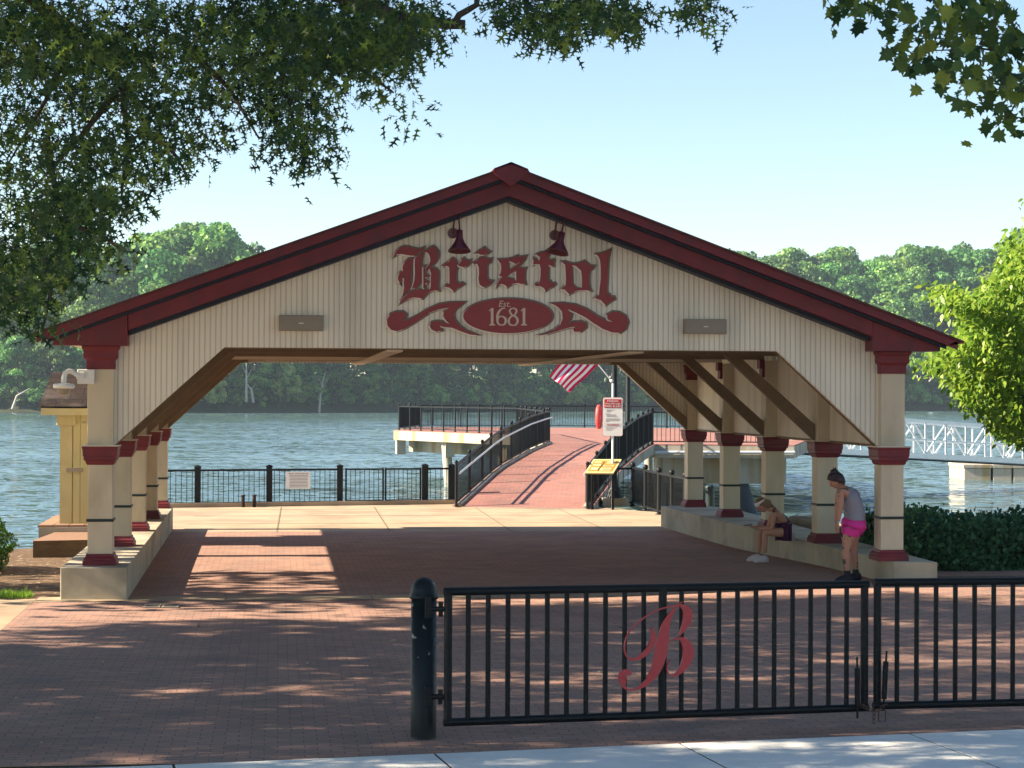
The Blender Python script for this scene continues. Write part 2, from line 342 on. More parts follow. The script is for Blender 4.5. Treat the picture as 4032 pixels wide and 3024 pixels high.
# concrete strip across the mouth of the pavilion
mb = MB()
for i, (a, b) in enumerate(((-6.44, -3.9), (-3.88, -1.9), (-1.88, .1), (.12, 2.4), (2.42, 4.6), (4.62, 7.2), (7.22, 9.4))):
    n_ = 6
    for j in range(n_):
        x0 = a+(b-a)*j/n_; x1 = a+(b-a)*(j+1)/n_
        mb.add([(x0, -.75, gh(x0, -.75)+.006), (x1, -.75, gh(x1, -.75)+.006), (x1, -.13, gh(x1, -.13)+.006), (x0, -.13, gh(x0, -.13)+.006)], [(0, 1, 2, 3)])
o = mb.build('concrete_strip', m_conc); tag(o, kind='structure')
m_joint = mat('paving_joint', (.20, .155, .11), .95, .1)
mb = MB()
for y in (15.2, 17.9, 20.4): mb.beam((-5.1, y, .0035), (4.6, y+.05, .0035), .03, .002)
for x in (-3.2, -.9, 1.6, 3.6): mb.beam((x, 12.8, .0035), (x+.1, 21.4, .0035), .03, .002)
tag(mb.build('paving_joint', m_joint), kind='structure')
mb = MB(); mb.beam((-6.8, yk(-6.8), .05), (1.45, yk(1.45), .05), .16, .11); tag(mb.build('kerb', m_conc), kind='structure')
# quay wall under the river edge
mb = MB()
mb.beam((-6.9, EDGE_Y-.15, -.8), (1.3, EDGE_Y+1.42, -.8), .3, 1.58); mb.beam((1.3, EDGE_Y+1.42, -.8), (4.3, EDGE_Y+1.3, -.8), .3, 1.58); mb.beam((4.3, EDGE_Y+1.3, -.8), (5.35, 20, -.8), .3, 1.58)
mb.beam((5.35, 20, -.8), (6.2, 13.2, -.8), .3, 1.58)
tag(mb.build('quay_wall', m_pier), 'low concrete quay wall along the river edge under the black fence', 'wall')
# earth banks left and right (sloping into the water)
def bank(pts, w_=2.2):
    mb = MB(); vs = []
    for x, y in pts: vs += [(x, y, -.004), (x, y+w_*.5, -.35+.1*math.sin(x*3)), (x, y+w_, -1.3)]
    mb.add(vs, [(i*3+j, i*3+j+3, i*3+j+4, i*3+j+1) for i in range(len(pts)-1) for j in range(2)], 0, True); return mb
tag(bank([(-40, 9), (-22, 9), (-12, 8.5), (-8.4, 8.2), (-7.2, 9.0), (-6.7, 13)]).build('bank', m_soil), kind='structure')
tag(bank([(5.2, 13.), (5.9, 12.9), (8, 9.2), (12, 8.3), (30, 9)]).build('bank', m_soil), kind='structure')
# river
def water_mat():
    m = bpy.data.materials.new('river_water'); m.use_nodes = True; t = m.node_tree; N = t.nodes; L = t.links
    b = N['Principled BSDF']; b.inputs['Base Color'].default_value = (.09, .155, .17, 1); b.inputs['Roughness'].default_value = .045; b.inputs['IOR'].default_value = 1.5
    tc = N.new('ShaderNodeTexCoord'); mp = N.new('ShaderNodeMapping'); mp.inputs['Rotation'].default_value = (0, 0, .118); L.new(tc.outputs['Object'], mp.inputs[0])
    mp2 = N.new('ShaderNodeMapping'); mp2.inputs['Scale'].default_value = (.62, 1.15, 1); L.new(mp.outputs[0], mp2.inputs[0])
    big = N.new('ShaderNodeTexNoise'); big.inputs['Scale'].default_value = .03; big.inputs['Detail'].default_value = 3; L.new(mp2.outputs[0], big.inputs['Vector'])
    rr = N.new('ShaderNodeMapRange'); rr.inputs[1].default_value = .38; rr.inputs[2].default_value = .6; rr.inputs[3].default_value = .45; rr.inputs[4].default_value = 1.15; L.new(big.outputs[0], rr.inputs[0])
    acc = None
    for sc, k in ((.30, .16), (1.5, .36), (3.9, .24)):
        n = N.new('ShaderNodeTexNoise'); n.inputs['Scale'].default_value = sc; n.inputs['Detail'].default_value = 2; n.inputs['Distortion'].default_value = .5; L.new(mp2.outputs[0], n.inputs['Vector'])
        sb = N.new('ShaderNodeVectorMath'); sb.operation = 'SUBTRACT'; sb.inputs[1].default_value = (.5, .5, .5); L.new(n.outputs['Color'], sb.inputs[0])
        ml = N.new('ShaderNodeVectorMath'); ml.operation = 'MULTIPLY'; ml.inputs[1].default_value = (k*1.2, k*2.2, 0); L.new(sb.outputs[0], ml.inputs[0])
        if acc is None: acc = ml
        else: ad = N.new('ShaderNodeVectorMath'); ad.operation = 'ADD'; L.new(acc.outputs[0], ad.inputs[0]); L.new(ml.outputs[0], ad.inputs[1]); acc = ad
    sc_ = N.new('ShaderNodeVectorMath'); sc_.operation = 'SCALE'; L.new(acc.outputs[0], sc_.inputs[0])
    sx = N.new('ShaderNodeSeparateXYZ'); L.new(tc.outputs['Object'], sx.inputs[0])
    mxx = N.new('ShaderNodeMath'); mxx.operation = 'MAXIMUM'; mxx.inputs[1].default_value = -8; L.new(sx.outputs[0], mxx.inputs[0])
    mlx = N.new('ShaderNodeMath'); mlx.operation = 'MULTIPLY_ADD'; mlx.inputs[1].default_value = -.8; L.new(mxx.outputs[0], mlx.inputs[0]); L.new(sx.outputs[1], mlx.inputs[2])
    wn = N.new('ShaderNodeMath'); wn.operation = 'MULTIPLY_ADD'; wn.inputs[1].default_value = 120; L.new(big.outputs[0], wn.inputs[0]); L.new(mlx.outputs[0], wn.inputs[2])
    sh2 = N.new('ShaderNodeMapRange'); sh2.inputs[1].default_value = 296; sh2.inputs[2].default_value = 335; sh2.inputs[3].default_value = 1; nr_ = N.new('ShaderNodeMapRange'); nr_.inputs[1].default_value = 15; nr_.inputs[2].default_value = 90; nr_.inputs[3].default_value = 2.3; nr_.inputs[4].default_value = 1; L.new(sx.outputs[1], nr_.inputs[0]); sh2.inputs[4].default_value = .10; L.new(wn.outputs[0], sh2.inputs[0])
    pm = N.new('ShaderNodeMath'); pm.operation = 'MULTIPLY'; L.new(rr.outputs[0], pm.inputs[0]); L.new(sh2.outputs[0], pm.inputs[1]); pm2 = N.new('ShaderNodeMath'); pm2.operation = 'MULTIPLY'; L.new(pm.outputs[0], pm2.inputs[0]); L.new(nr_.outputs[0], pm2.inputs[1]); L.new(pm2.outputs[0], sc_.inputs['Scale'])
    up_ = N.new('ShaderNodeVectorMath'); up_.operation = 'ADD'; up_.inputs[1].default_value = (0, -.05, 1); L.new(sc_.outputs[0], up_.inputs[0])
    nm = N.new('ShaderNodeVectorMath'); nm.operation = 'NORMALIZE'; L.new(up_.outputs[0], nm.inputs[0]); L.new(nm.outputs[0], b.inputs['Normal'])
    return m
m_water = water_mat()
WZ = -.9
mb = MB(); mb.add([(-900, 5, WZ), (900, 5, WZ), (900, 700, WZ), (-900, 700, WZ)], [(0, 1, 2, 3)]); o = mb.build('river_water', m_water); tag(o, kind='structure')

# ---------------------------------------------------------------- seat walls
def seatwall(name, poly, label, zb=-.1):
    mb = MB(); n = len(poly)
    mb.prism([poly], lambda x, y: (x, y, .44), lambda x, y: (x, y, zb))
    o = mb.build(name, m_wall, bevel=.012); tag(o, label, 'low wall'); return o
seatwall('seat_wall', [(-6.12, -.47), (-5.22, -.53), (-5.34, 13.6), (-6.14, 13.6)], 'low concrete wall carrying the left row of pavilion columns')
seatwall('seat_wall', [(5.55, .12), (5.60, -.30), (6.2, -.45), (6.32, 13.0), (5.93, 13.9), (4.98, 13.88), (5.05, 10.92)], 'low concrete wall carrying the right row of columns with two people beside it')

# ---------------------------------------------------------------- pavilion
WT = .44; SP = 3.384; W = 5.621; NB = 5
pav = empty('pavilion', (0, 0, 0), 'open cream and dark red gabled pavilion with name sign on a low concrete base', 'pavilion')
def column_mesh(parent, X, Y):
    mb = MB(); c = (X, Y, WT)
    mb.sqlathe(c, [(.168, .13), (.168, 1.42)])
    mb.sqlathe((X, Y, WT), [(.178, 1.63), (.178, 3.0)])
    col = mb.build('column', m_cream, parent, bevel=.008)
    b = MB(); b.sqlathe(c, [(.228, .0), (.228, .065), (.215, .075), (.215, .10), (.19, .125), (.185, .16)]); b.build('column_base', m_red, col)
    b = MB(); b.sqlathe(c, [(.178, 1.385), (.192, 1.41), (.20, 1.44), (.222, 1.455), (.222, 1.50), (.232, 1.51), (.236, 1.60), (.246, 1.625), (.246, 1.64)]); b.build('capital', m_red, col)
    b = MB(); b.sqlathe(c, [(.252, 1.641), (.252, 1.655)]); b.build('cap_plate', m_soffit, col)
    b = MB(); b.sqlathe(c, [(.174, .60), (.184, .605), (.184, .635), (.174, .64)]); b.build('band', m_green, col)
    return col
for side in (-1, 1):
    for i in range(NB): column_mesh(pav, side*W, i*SP)
# gable end wall
def roofz(x, drop=0.): return 6.01-.3676*abs(x)-drop
HB = 3.46; WL = 3.94
def gable(Y0, Y1, wl=WL):
    pts = [(-5.445, 2.09), (-wl-.0, HB), (wl, HB), (5.445, 2.09), (5.445, roofz(5.445, .35)), (0, roofz(0, .35)), (-5.445, roofz(-5.445, .35))]
    mb = MB(); mb.prism([pts], lambda x, z: (x, Y0, z), lambda x, z: (x, Y1, z)); return mb
gable(-.05, .03).build('gable_wall', m_clad, pav)
gable(4*SP-.04, 4*SP+.05).build('gable_wall', m_clad, pav)
# trusses: chord, two braces
for i in range(NB):
    y = i*SP; t0 = y-.07; t1 = y+.07
    if i == 0: t0, t1 = .032, .16
    if i == NB-1: t0, t1 = y-.17, y-.042
    mb = MB(); zc = HB-.012 if i in (0, NB-1) else HB
    if i == NB-1: zc = HB+.045
    mb.box((-5.44, t0, zc), (5.44, t1, zc+.24))
    tr = mb.build('truss', m_soffit if i == 3 else m_brown, pav)  # one chord alone is coloured pale, imitating a lit face among the brown ones
    for s in (-1, 1):
        mb = MB(); th = .16
        pts = [(s*5.43, 2.10), (s*5.43, 2.10+.26), (s*(WL+.0), HB+.0+.2), (s*(WL-.18), HB-.002), (s*(WL+.0), HB-.002)]
        if i in (0, NB-1): pts = [(s*5.43, 2.085), (s*5.43, 2.34), (s*(WL-.0), HB+.16), (s*(WL-.16), HB-.004), (s*(WL+.02), HB-.014)]
        mb.prism([pts], lambda x, z: (x, t0+.006, z), lambda x, z: (x, t1-.006, z)); mb.build('brace', m_brown, tr)
# longitudinal boards under the chords
for xx in (-1.55, 1.92):
    mb = MB(); mb.box((xx-.11, .17, HB-.042), (xx+.11, 4*SP-.18, HB-.014)); mb.build('ceiling_board', m_lightbeam, pav)
mb = MB()
for k in range(22): mb.box((-5.4+k*.492, .17, HB+.245), (-5.4+k*.492+.486, 4*SP-.18, HB+.262))
mb.build('ceiling', m_soffit, pav)
# side panels between the columns
for s in (-1, 1):
    for i in range(NB-1):
        mb = MB(); x0 = s*(W+.03); x1 = s*(W+.10)
        mb.box((min(x0, x1), i*SP+.18, 2.10), (max(x0, x1), (i+1)*SP-.18, 3.55)); mb.build('side_panel', m_cladY, pav)
        mb = MB(); mb.box((min(x0, x1)-.02, i*SP+.18, 2.06), (max(x0, x1)+.02, (i+1)*SP-.18, 2.098)); mb.build('panel_trim', m_brown, pav)
# corbels and eave blocks
def corbel(X, Y, s, full):
    mb = MB(); y0 = Y-.30 if full else Y-.12; y1 = Y-.181 if full else Y+.12
    x = lambda a: s*a
    pts = [(5.44, 3.46), (5.40, 3.46), (5.37, 3.40), (5.37, 3.31), (5.41, 3.28), (5.41, 3.14), (5.79, 3.14), (5.79, 3.28), (5.84, 3.31), (5.84, 3.40), (5.87, 3.46)]
    if full:
        mb.sqlathe((X, Y, 0), [(.195, 3.14), (.195, 3.26), (.21, 3.285), (.23, 3.30), (.23, 3.40), (.255, 3.43), (.255, 3.462)])
    else:
        xi = X-s*.27
        mb.box((min(xi, X-s*.181), Y-.11, 3.30), (max(xi, X-s*.181), Y+.11, 3.46)); mb.box((min(X-s*.23, X-s*.181), Y-.11, 3.14), (max(X-s*.23, X-s*.181), Y+.11, 3.30))
    return mb.build('corbel', m_red, pav, bevel=.006)
for s in (-1, 1):
    for i in range(NB): corbel(s*W, i*SP, s, i in (0, NB-1))
    for Yb, Yc in ((-.43, -.06), (4*SP+.06, 4*SP+.43)):
        pts = [(s*5.24, 3.464), (s*6.24, 3.464), (s*6.24, roofz(6.24, .04)), (s*5.24, roofz(5.24, .04))]
        mb = MB(); mb.prism([pts], lambda x, z: (x, Yb, z), lambda x, z: (x, Yc, z)); mb.build('eave_block', m_red, pav, bevel=.005)
    # eave fascia and soffit along the side
    mb = MB(); a = s*6.30; b = s*6.38
    mb.box((min(a, b), -.50, 3.54), (max(a, b), 4*SP+.50, 3.68)); mb.build('eave_fascia', m_red, pav)
    mb = MB(); a = s*5.73; b = s*6.30
    mb.box((min(a, b), -.05, 3.525), (max(a, b), 4*SP+.05, 3.545)); mb.build('soffit', m_soffit, pav)
# rake boards: each pitch is a layered board run
def rake(name, t0, t1, Ya, Yb, m, xe, xs=0.):
    for s in (-1, 1):
        pts = [(0, roofz(0, t0)), (s*xe, roofz(xe, t0)), (s*xe, roofz(xe, t1)), (0, roofz(0, t1))]
        mb = MB(); mb.prism([pts], lambda x, z: (x, Ya, z), lambda x, z: (x, Yb, z)); mb.build(name, m, pav)
YB = 4*SP
for sg, yo in ((1, 0), (-1, YB)):
    g = lambda y: yo+sg*y
    rake('rake_fascia', .035, .15, g(-.60), g(-.52), m_red, 6.44)
    rake('rake_strip', .10, .198, g(-.515), g(-.46), m_navy, 6.30)
    rake('rake_board', .16, .415, g(-.455), g(-.33), m_red, 5.235 if False else 5.23)
    rake('rake_trim', .36, .475, g(-.325), g(-.055), m_navy, 5.23)
# roof slabs
for s in (-1, 1):
    mb = MB(); p = [(0, roofz(0)), (s*6.47, roofz(6.47)), (s*6.47, roofz(6.47, .034)), (0, roofz(0, .034))]
    mb.prism([p], lambda x, z: (x, -.625, z), lambda x, z: (x, YB+.625, z)); mb.build('roof', m_shingle, pav)
    mb = MB(); mb.prism([[(s*6.471, 3.635), (s*6.53, 3.615), (s*6.53, 3.575), (s*6.30, 3.545), (s*6.39, 3.60), (s*6.471, 3.60)]], lambda x, z: (x, -.60, z), lambda x, z: (x, YB+.60, z)); mb.build('gutter_edge', m_red, pav)
mb = MB(); az = 6.045
for pts in ([(-.26, az-.026-.3676*.26), (0, az), (.26, az-.026-.3676*.26), (.20, az-.20), (0, az-.335), (-.20, az-.20)],):
    mb.prism([pts], lambda x, z: (x, -.665, z), lambda x, z: (x, -.628, z))
mb.prism([[(-.24, roofz(.24)+.002), (0, roofz(0)+.002), (.24, roofz(.24)+.002), (.24, roofz(.24)+.03), (0, roofz(0)+.035), (-.24, roofz(.24)+.03)]], lambda x, z: (x, -.665, z), lambda x, z: (x, YB+.65, z))
mb.build('ridge_cap', m_red, pav)

# ---------------------------------------------------------------- the carved name sign on the gable
YG = -.05
m_sred = mat('sign_red', (.26, .03, .035), .45, .4, var=.12, vscale=5)
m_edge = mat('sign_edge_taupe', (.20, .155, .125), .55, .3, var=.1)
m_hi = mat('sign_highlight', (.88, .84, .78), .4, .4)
def conv(loop, ox, oy, sc): return [tuple(ony(ox+a/sc, oy+b/sc, YG)[[0, 2]]) for a, b in loop]
def area(l): return sum(l[i][0]*l[(i+1) % len(l)][1]-l[(i+1) % len(l)][0]*l[i][1] for i in range(len(l)))/2
def offset(l, d):
    if area(l) < 0: l = l[::-1]
    n = len(l); out_ = []
    for i in range(n):
        p0, p, p1 = Vector(l[i-1]), Vector(l[i]), Vector(l[(i+1) % n])
        a = (p-p0); b = (p1-p)
        if a.length < 1e-6 or b.length < 1e-6: continue
        a.normalize(); b.normalize(); n1 = Vector((a.y, -a.x)); n2 = Vector((b.y, -b.x)); m_ = n1+n2
        if m_.length < .2: m_ = n1
        m_.normalize(); k = d/max(.55, m_.dot(n1)); q = p+m_*k; out_.append((q.x, q.y))
    return out_
sign = empty('name_sign', (0, YG, 4.3), 'dark red blackletter name lettering mounted on the cream gable', 'sign')
def carved(name, pieces, ox, oy, sc, parent, dy=0.):
    fm = MB()
    for j, lp in enumerate(pieces):
        loops = [conv(l, ox, oy, sc) for l in lp]; e = j*.0012+dy
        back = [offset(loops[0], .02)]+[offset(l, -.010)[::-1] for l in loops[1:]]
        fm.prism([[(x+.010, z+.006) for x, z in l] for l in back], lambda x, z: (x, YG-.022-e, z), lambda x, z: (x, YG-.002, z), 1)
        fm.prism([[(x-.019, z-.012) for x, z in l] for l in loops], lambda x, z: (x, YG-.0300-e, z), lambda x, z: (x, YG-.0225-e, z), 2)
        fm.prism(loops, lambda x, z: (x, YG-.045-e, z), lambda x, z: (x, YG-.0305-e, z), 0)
    o = fm.build(name, [m_sred, m_edge, m_hi], parent); o.location = -Vector(parent.location); return o
A = (1500, 940, 4.424); B_ = (1950, 940, 4.424)
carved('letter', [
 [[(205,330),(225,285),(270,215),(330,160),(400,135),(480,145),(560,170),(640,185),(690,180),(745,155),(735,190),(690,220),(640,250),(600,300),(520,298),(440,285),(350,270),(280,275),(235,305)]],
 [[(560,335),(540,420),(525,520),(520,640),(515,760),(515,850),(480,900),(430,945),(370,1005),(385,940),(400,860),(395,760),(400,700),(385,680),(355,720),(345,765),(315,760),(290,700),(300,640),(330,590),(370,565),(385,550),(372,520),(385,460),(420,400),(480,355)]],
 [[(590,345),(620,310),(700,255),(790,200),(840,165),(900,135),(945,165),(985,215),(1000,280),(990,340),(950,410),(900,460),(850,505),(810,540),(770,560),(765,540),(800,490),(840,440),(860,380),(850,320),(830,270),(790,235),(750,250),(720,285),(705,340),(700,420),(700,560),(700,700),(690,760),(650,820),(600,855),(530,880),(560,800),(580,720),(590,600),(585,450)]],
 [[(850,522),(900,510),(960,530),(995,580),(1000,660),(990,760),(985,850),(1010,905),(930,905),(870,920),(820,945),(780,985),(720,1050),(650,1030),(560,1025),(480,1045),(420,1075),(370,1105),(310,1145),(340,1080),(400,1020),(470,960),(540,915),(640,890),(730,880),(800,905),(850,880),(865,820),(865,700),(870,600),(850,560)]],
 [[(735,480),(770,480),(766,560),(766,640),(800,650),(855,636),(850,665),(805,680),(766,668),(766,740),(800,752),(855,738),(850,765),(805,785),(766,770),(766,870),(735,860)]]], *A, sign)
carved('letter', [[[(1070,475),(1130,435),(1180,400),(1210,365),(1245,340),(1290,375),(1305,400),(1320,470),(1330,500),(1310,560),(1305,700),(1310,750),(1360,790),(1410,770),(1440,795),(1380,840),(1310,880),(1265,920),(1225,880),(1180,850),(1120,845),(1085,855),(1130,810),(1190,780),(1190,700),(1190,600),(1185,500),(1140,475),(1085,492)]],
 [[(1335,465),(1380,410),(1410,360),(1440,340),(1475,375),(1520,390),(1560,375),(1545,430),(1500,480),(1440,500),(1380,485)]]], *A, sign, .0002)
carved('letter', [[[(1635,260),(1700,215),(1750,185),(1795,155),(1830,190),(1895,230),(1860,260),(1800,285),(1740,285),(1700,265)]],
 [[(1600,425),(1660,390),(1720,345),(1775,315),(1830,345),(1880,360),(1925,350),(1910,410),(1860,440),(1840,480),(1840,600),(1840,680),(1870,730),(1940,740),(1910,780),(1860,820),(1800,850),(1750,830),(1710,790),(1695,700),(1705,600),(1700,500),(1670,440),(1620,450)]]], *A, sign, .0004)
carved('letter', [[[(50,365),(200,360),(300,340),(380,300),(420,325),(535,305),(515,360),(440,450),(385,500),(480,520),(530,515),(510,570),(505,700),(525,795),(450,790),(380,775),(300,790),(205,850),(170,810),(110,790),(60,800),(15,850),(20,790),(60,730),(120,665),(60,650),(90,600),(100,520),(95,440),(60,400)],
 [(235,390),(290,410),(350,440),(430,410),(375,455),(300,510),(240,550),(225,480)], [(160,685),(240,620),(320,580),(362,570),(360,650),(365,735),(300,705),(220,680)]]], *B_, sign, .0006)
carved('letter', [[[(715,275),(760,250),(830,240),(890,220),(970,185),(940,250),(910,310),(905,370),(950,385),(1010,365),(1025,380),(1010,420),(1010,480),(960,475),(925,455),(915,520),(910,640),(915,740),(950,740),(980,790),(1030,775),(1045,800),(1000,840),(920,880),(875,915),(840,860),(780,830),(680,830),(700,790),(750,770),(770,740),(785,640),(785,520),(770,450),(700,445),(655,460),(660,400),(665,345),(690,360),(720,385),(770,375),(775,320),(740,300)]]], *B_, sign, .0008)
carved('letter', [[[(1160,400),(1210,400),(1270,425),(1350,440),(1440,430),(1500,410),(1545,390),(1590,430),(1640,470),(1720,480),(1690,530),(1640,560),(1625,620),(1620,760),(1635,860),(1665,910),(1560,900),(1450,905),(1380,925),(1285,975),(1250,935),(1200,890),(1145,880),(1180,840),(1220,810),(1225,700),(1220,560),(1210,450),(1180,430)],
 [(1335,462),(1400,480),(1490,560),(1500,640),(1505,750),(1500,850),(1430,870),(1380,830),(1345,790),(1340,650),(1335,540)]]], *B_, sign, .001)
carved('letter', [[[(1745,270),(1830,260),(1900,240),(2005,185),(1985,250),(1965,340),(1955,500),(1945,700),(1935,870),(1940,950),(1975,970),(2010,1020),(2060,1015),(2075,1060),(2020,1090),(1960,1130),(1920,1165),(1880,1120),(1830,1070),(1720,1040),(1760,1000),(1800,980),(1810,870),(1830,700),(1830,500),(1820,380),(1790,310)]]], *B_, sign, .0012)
C3 = (1500, 1160, 2.212)
badge = empty('year_sign', (0, YG, 3.8), 'dark red oval year plaque between two scrolls under the blackletter name', 'sign')
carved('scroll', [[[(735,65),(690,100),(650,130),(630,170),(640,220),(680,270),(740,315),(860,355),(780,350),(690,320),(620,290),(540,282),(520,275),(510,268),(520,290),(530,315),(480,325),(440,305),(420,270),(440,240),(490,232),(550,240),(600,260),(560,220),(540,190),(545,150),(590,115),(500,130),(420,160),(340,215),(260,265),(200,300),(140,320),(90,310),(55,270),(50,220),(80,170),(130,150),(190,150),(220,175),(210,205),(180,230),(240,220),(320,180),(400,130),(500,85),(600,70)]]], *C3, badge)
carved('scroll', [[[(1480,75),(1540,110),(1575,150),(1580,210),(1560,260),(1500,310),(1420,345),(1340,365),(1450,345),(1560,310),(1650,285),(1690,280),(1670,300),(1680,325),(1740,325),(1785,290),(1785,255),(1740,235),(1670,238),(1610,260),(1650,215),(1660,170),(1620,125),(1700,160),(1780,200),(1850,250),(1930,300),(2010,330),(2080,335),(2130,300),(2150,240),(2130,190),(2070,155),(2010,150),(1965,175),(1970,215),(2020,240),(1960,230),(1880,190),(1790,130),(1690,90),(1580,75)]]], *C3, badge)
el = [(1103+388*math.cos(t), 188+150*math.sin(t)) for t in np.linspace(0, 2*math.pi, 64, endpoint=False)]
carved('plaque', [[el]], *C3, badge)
# numerals as thick-and-thin strokes
def stroke(mb, pts, ws, y0, y1, cv, closed=False, mi=0, sub=6):
    P = [Vector(p) for p in pts]; n = len(P); pp = []; ww = []
    rngi = range(n if closed else n-1)
    for i in rngi:
        p0 = P[(i-1) % n] if (closed or i > 0) else P[0]; p1 = P[i]; p2 = P[(i+1) % n]; p3 = P[(i+2) % n] if (closed or i+2 < n) else P[-1]
        for k in range(sub):
            t = k/sub
            q = .5*((2*p1)+(-p0+p2)*t+(2*p0-5*p1+4*p2-p3)*t*t+(-p0+3*p1-3*p2+p3)*t**3); pp.append(q); ww.append(ws[i]*(1-t)+ws[(i+1) % n]*t)
    if not closed: pp.append(P[-1]); ww.append(ws[-1])
    m_ = len(pp); Lf = []; Rt = []
    for i in range(m_):
        a = pp[(i-1) % m_] if (closed or i > 0) else pp[0]; b = pp[(i+1) % m_] if (closed or i < m_-1) else pp[-1]
        d = (b-a); d = d.normalized() if d.length > 1e-9 else Vector((1, 0)); nn = Vector((-d.y, d.x))
        Lf.append(cv(pp[i]+nn*ww[i]/2)); Rt.append(cv(pp[i]-nn*ww[i]/2))
    vs = [(a[0], y0, a[1]) for a in Lf]+[(a[0], y0, a[1]) for a in Rt]+[(a[0], y1, a[1]) for a in Lf]+[(a[0], y1, a[1]) for a in Rt]
    fs = []
    for i in range(m_ if closed else m_-1):
        j = (i+1) % m_
        fs += [(i, j, m_+j, m_+i), (2*m_+i, 3*m_+i, 3*m_+j, 2*m_+j), (i, 2*m_+i, 2*m_+j, j), (m_+i, m_+j, 3*m_+j, 3*m_+i)]
    if not closed: fs += [(0, m_, 3*m_, 2*m_), (m_-1, 3*m_-1, 4*m_-1, 2*m_-1)]
    mb.add(vs, fs, mi)
def wz(l): return [v*1.35 for v in l]
def cv3(p): return tuple(ony(1500+p.x/2.212, 1160+p.y/2.212, YG)[[0, 2]])
mb = MB(); y0, y1 = YG-.054, YG-.0435
m_num = mat('pale_lettering', (.62, .47, .36), .5, .3)
for ox in (0, 277):
    stroke(mb, [(965+ox, 118), (965+ox, 262)], wz([17, 17]), y0, y1, cv3, sub=1)
    stroke(mb, [(940+ox, 264), (990+ox, 264)], wz([9, 9]), y0-.0005, y1, cv3, sub=1); stroke(mb, [(937+ox, 142), (950+ox, 137), (966+ox, 120)], wz([5, 8, 4]), y0-.0005, y1, cv3)
stroke(mb, [(1046, 190), (1076, 205), (1084, 232), (1072, 258), (1046, 266), (1020, 255), (1010, 225), (1020, 200)], wz([7, 14, 17, 12, 7, 12, 15, 12]), y0-.001, y1, cv3, closed=True)
stroke(mb, [(1010, 232), (1010, 190), (1024, 150), (1050, 124), (1078, 120)], wz([10, 16, 15, 10, 6]), y0-.0015, y1, cv3)
stroke(mb, [(1148, 120), (1172, 130), (1176, 152), (1148, 186), (1120, 152), (1124, 130)], wz([7, 11, 12, 10, 12, 11]), y0, y1, cv3, closed=True)
stroke(mb, [(1148, 184), (1180, 205), (1186, 236), (1172, 262), (1148, 268), (1122, 262), (1110, 238), (1116, 208)], wz([10, 14, 15, 11, 7, 11, 15, 12]), y0-.001, y1, cv3, closed=True)
o = mb.build('numerals', m_num, badge); o.location = -Vector(badge.location)
def text(body, loc, rot, size, m, parent, name='lettering', ext=.002, shear=0, align='CENTER', wf=1.):
    c = bpy.data.curves.new(name, 'FONT'); c.body = body; c.size = size; c.extrude = ext; c.shear = shear; c.align_x = align; c.align_y = 'CENTER'; c.space_character = 1.02
    t_ = bpy.data.objects.new(name, c); COL.objects.link(t_); bpy.context.view_layer.update()
    me = bpy.data.meshes.new_from_object(t_.evaluated_get(bpy.context.evaluated_depsgraph_get())); bpy.data.objects.remove(t_)
    me.materials.clear(); me.materials.append(m); o = link(name, me, parent); o.rotation_euler = rot; o.location = loc; o.scale = (wf, 1, 1); return o
p = ony(1985, 1198, YG)
text('Est.', Vector((p[0], YG-.048, p[2]))-Vector(badge.location), (math.pi/2, 0, 0), .125, m_num, badge, shear=.25)

# gooseneck lamps
def gooseneck(pf, tilt, label):
    p = ony(pf[0], pf[1], YG-.3); t = empty('gooseneck_lamp', (p[0], YG, p[2]), label, 'lamp', 'lamps over the name sign')
    # origin: wall plate centre ; lamp shade hangs in front
    m_l = m_lampred
    q = MB(); q.tube([(-.035, 0, .0), (-.035, -.03, .0)], .075, 16); q.build('wall_plate', m_l, t)
    k = tilt
    q = MB(); pts = [(-.035, -.03, 0), (-.03, -.12, .14), (-.01, -.22, .26), (.01+k*.3, -.30, .27), (.02+k*.1, -.34, .15), (.03-k*.05, -.36, .02)]
    q.tube(pts, .014, 8); q.build('arm', m_l, t)
    q = MB(); prof = [(.03, .02), (.045, .015), (.05, -.10), (.075, -.16), (.155, -.27), (.16, -.29), (.15, -.285), (.07, -.17), (.02, -.12)]
    q.lathe((0, 0, 0), prof, 20); s_ = q.build('lamp_shade', m_l, t); s_.location = (.03-k*.05, -.36, 0); s_.rotation_euler = (-.15, tilt, 0)
    return t
m_lampred = mat('lamp_maroon', (.09, .010, .018), .3, .5)
gooseneck((1800, 912), .02, 'maroon gooseneck lamp over the first letters of the name sign')
gooseneck((2205, 920), .24, 'maroon gooseneck lamp tilted over the middle letters of the name sign')
# speakers
for (x0, y0_, x1, y1_), lb in (((1098, 1243, 1271, 1303), 'flat grey speaker box on the gable left of the scrolls'), ((2690, 1258, 2856, 1315), 'flat grey speaker box on the gable right of the scrolls')):
    a = ony(x0, y1_, YG); b = ony(x1, y0_, YG); t = empty('wall_speaker', (a[0], YG, a[2]), lb, 'speaker', 'speaker boxes on the gable')
    wd, ht = b[0]-a[0], b[2]-a[2]
    q = MB(); q.box((0, -.09, 0), (wd, -.002, ht)); q.build('cabinet', m_grey, t, bevel=.006)
    q = MB(); q.box((.015, -.098, .015), (wd-.015, -.091, ht-.015)); q.build('grille', m_grey, t)
    q = MB(); q.box((wd*.45, -.102, ht*.46), (wd*.56, -.0985, ht*.52)); q.build('badge', m_white, t)
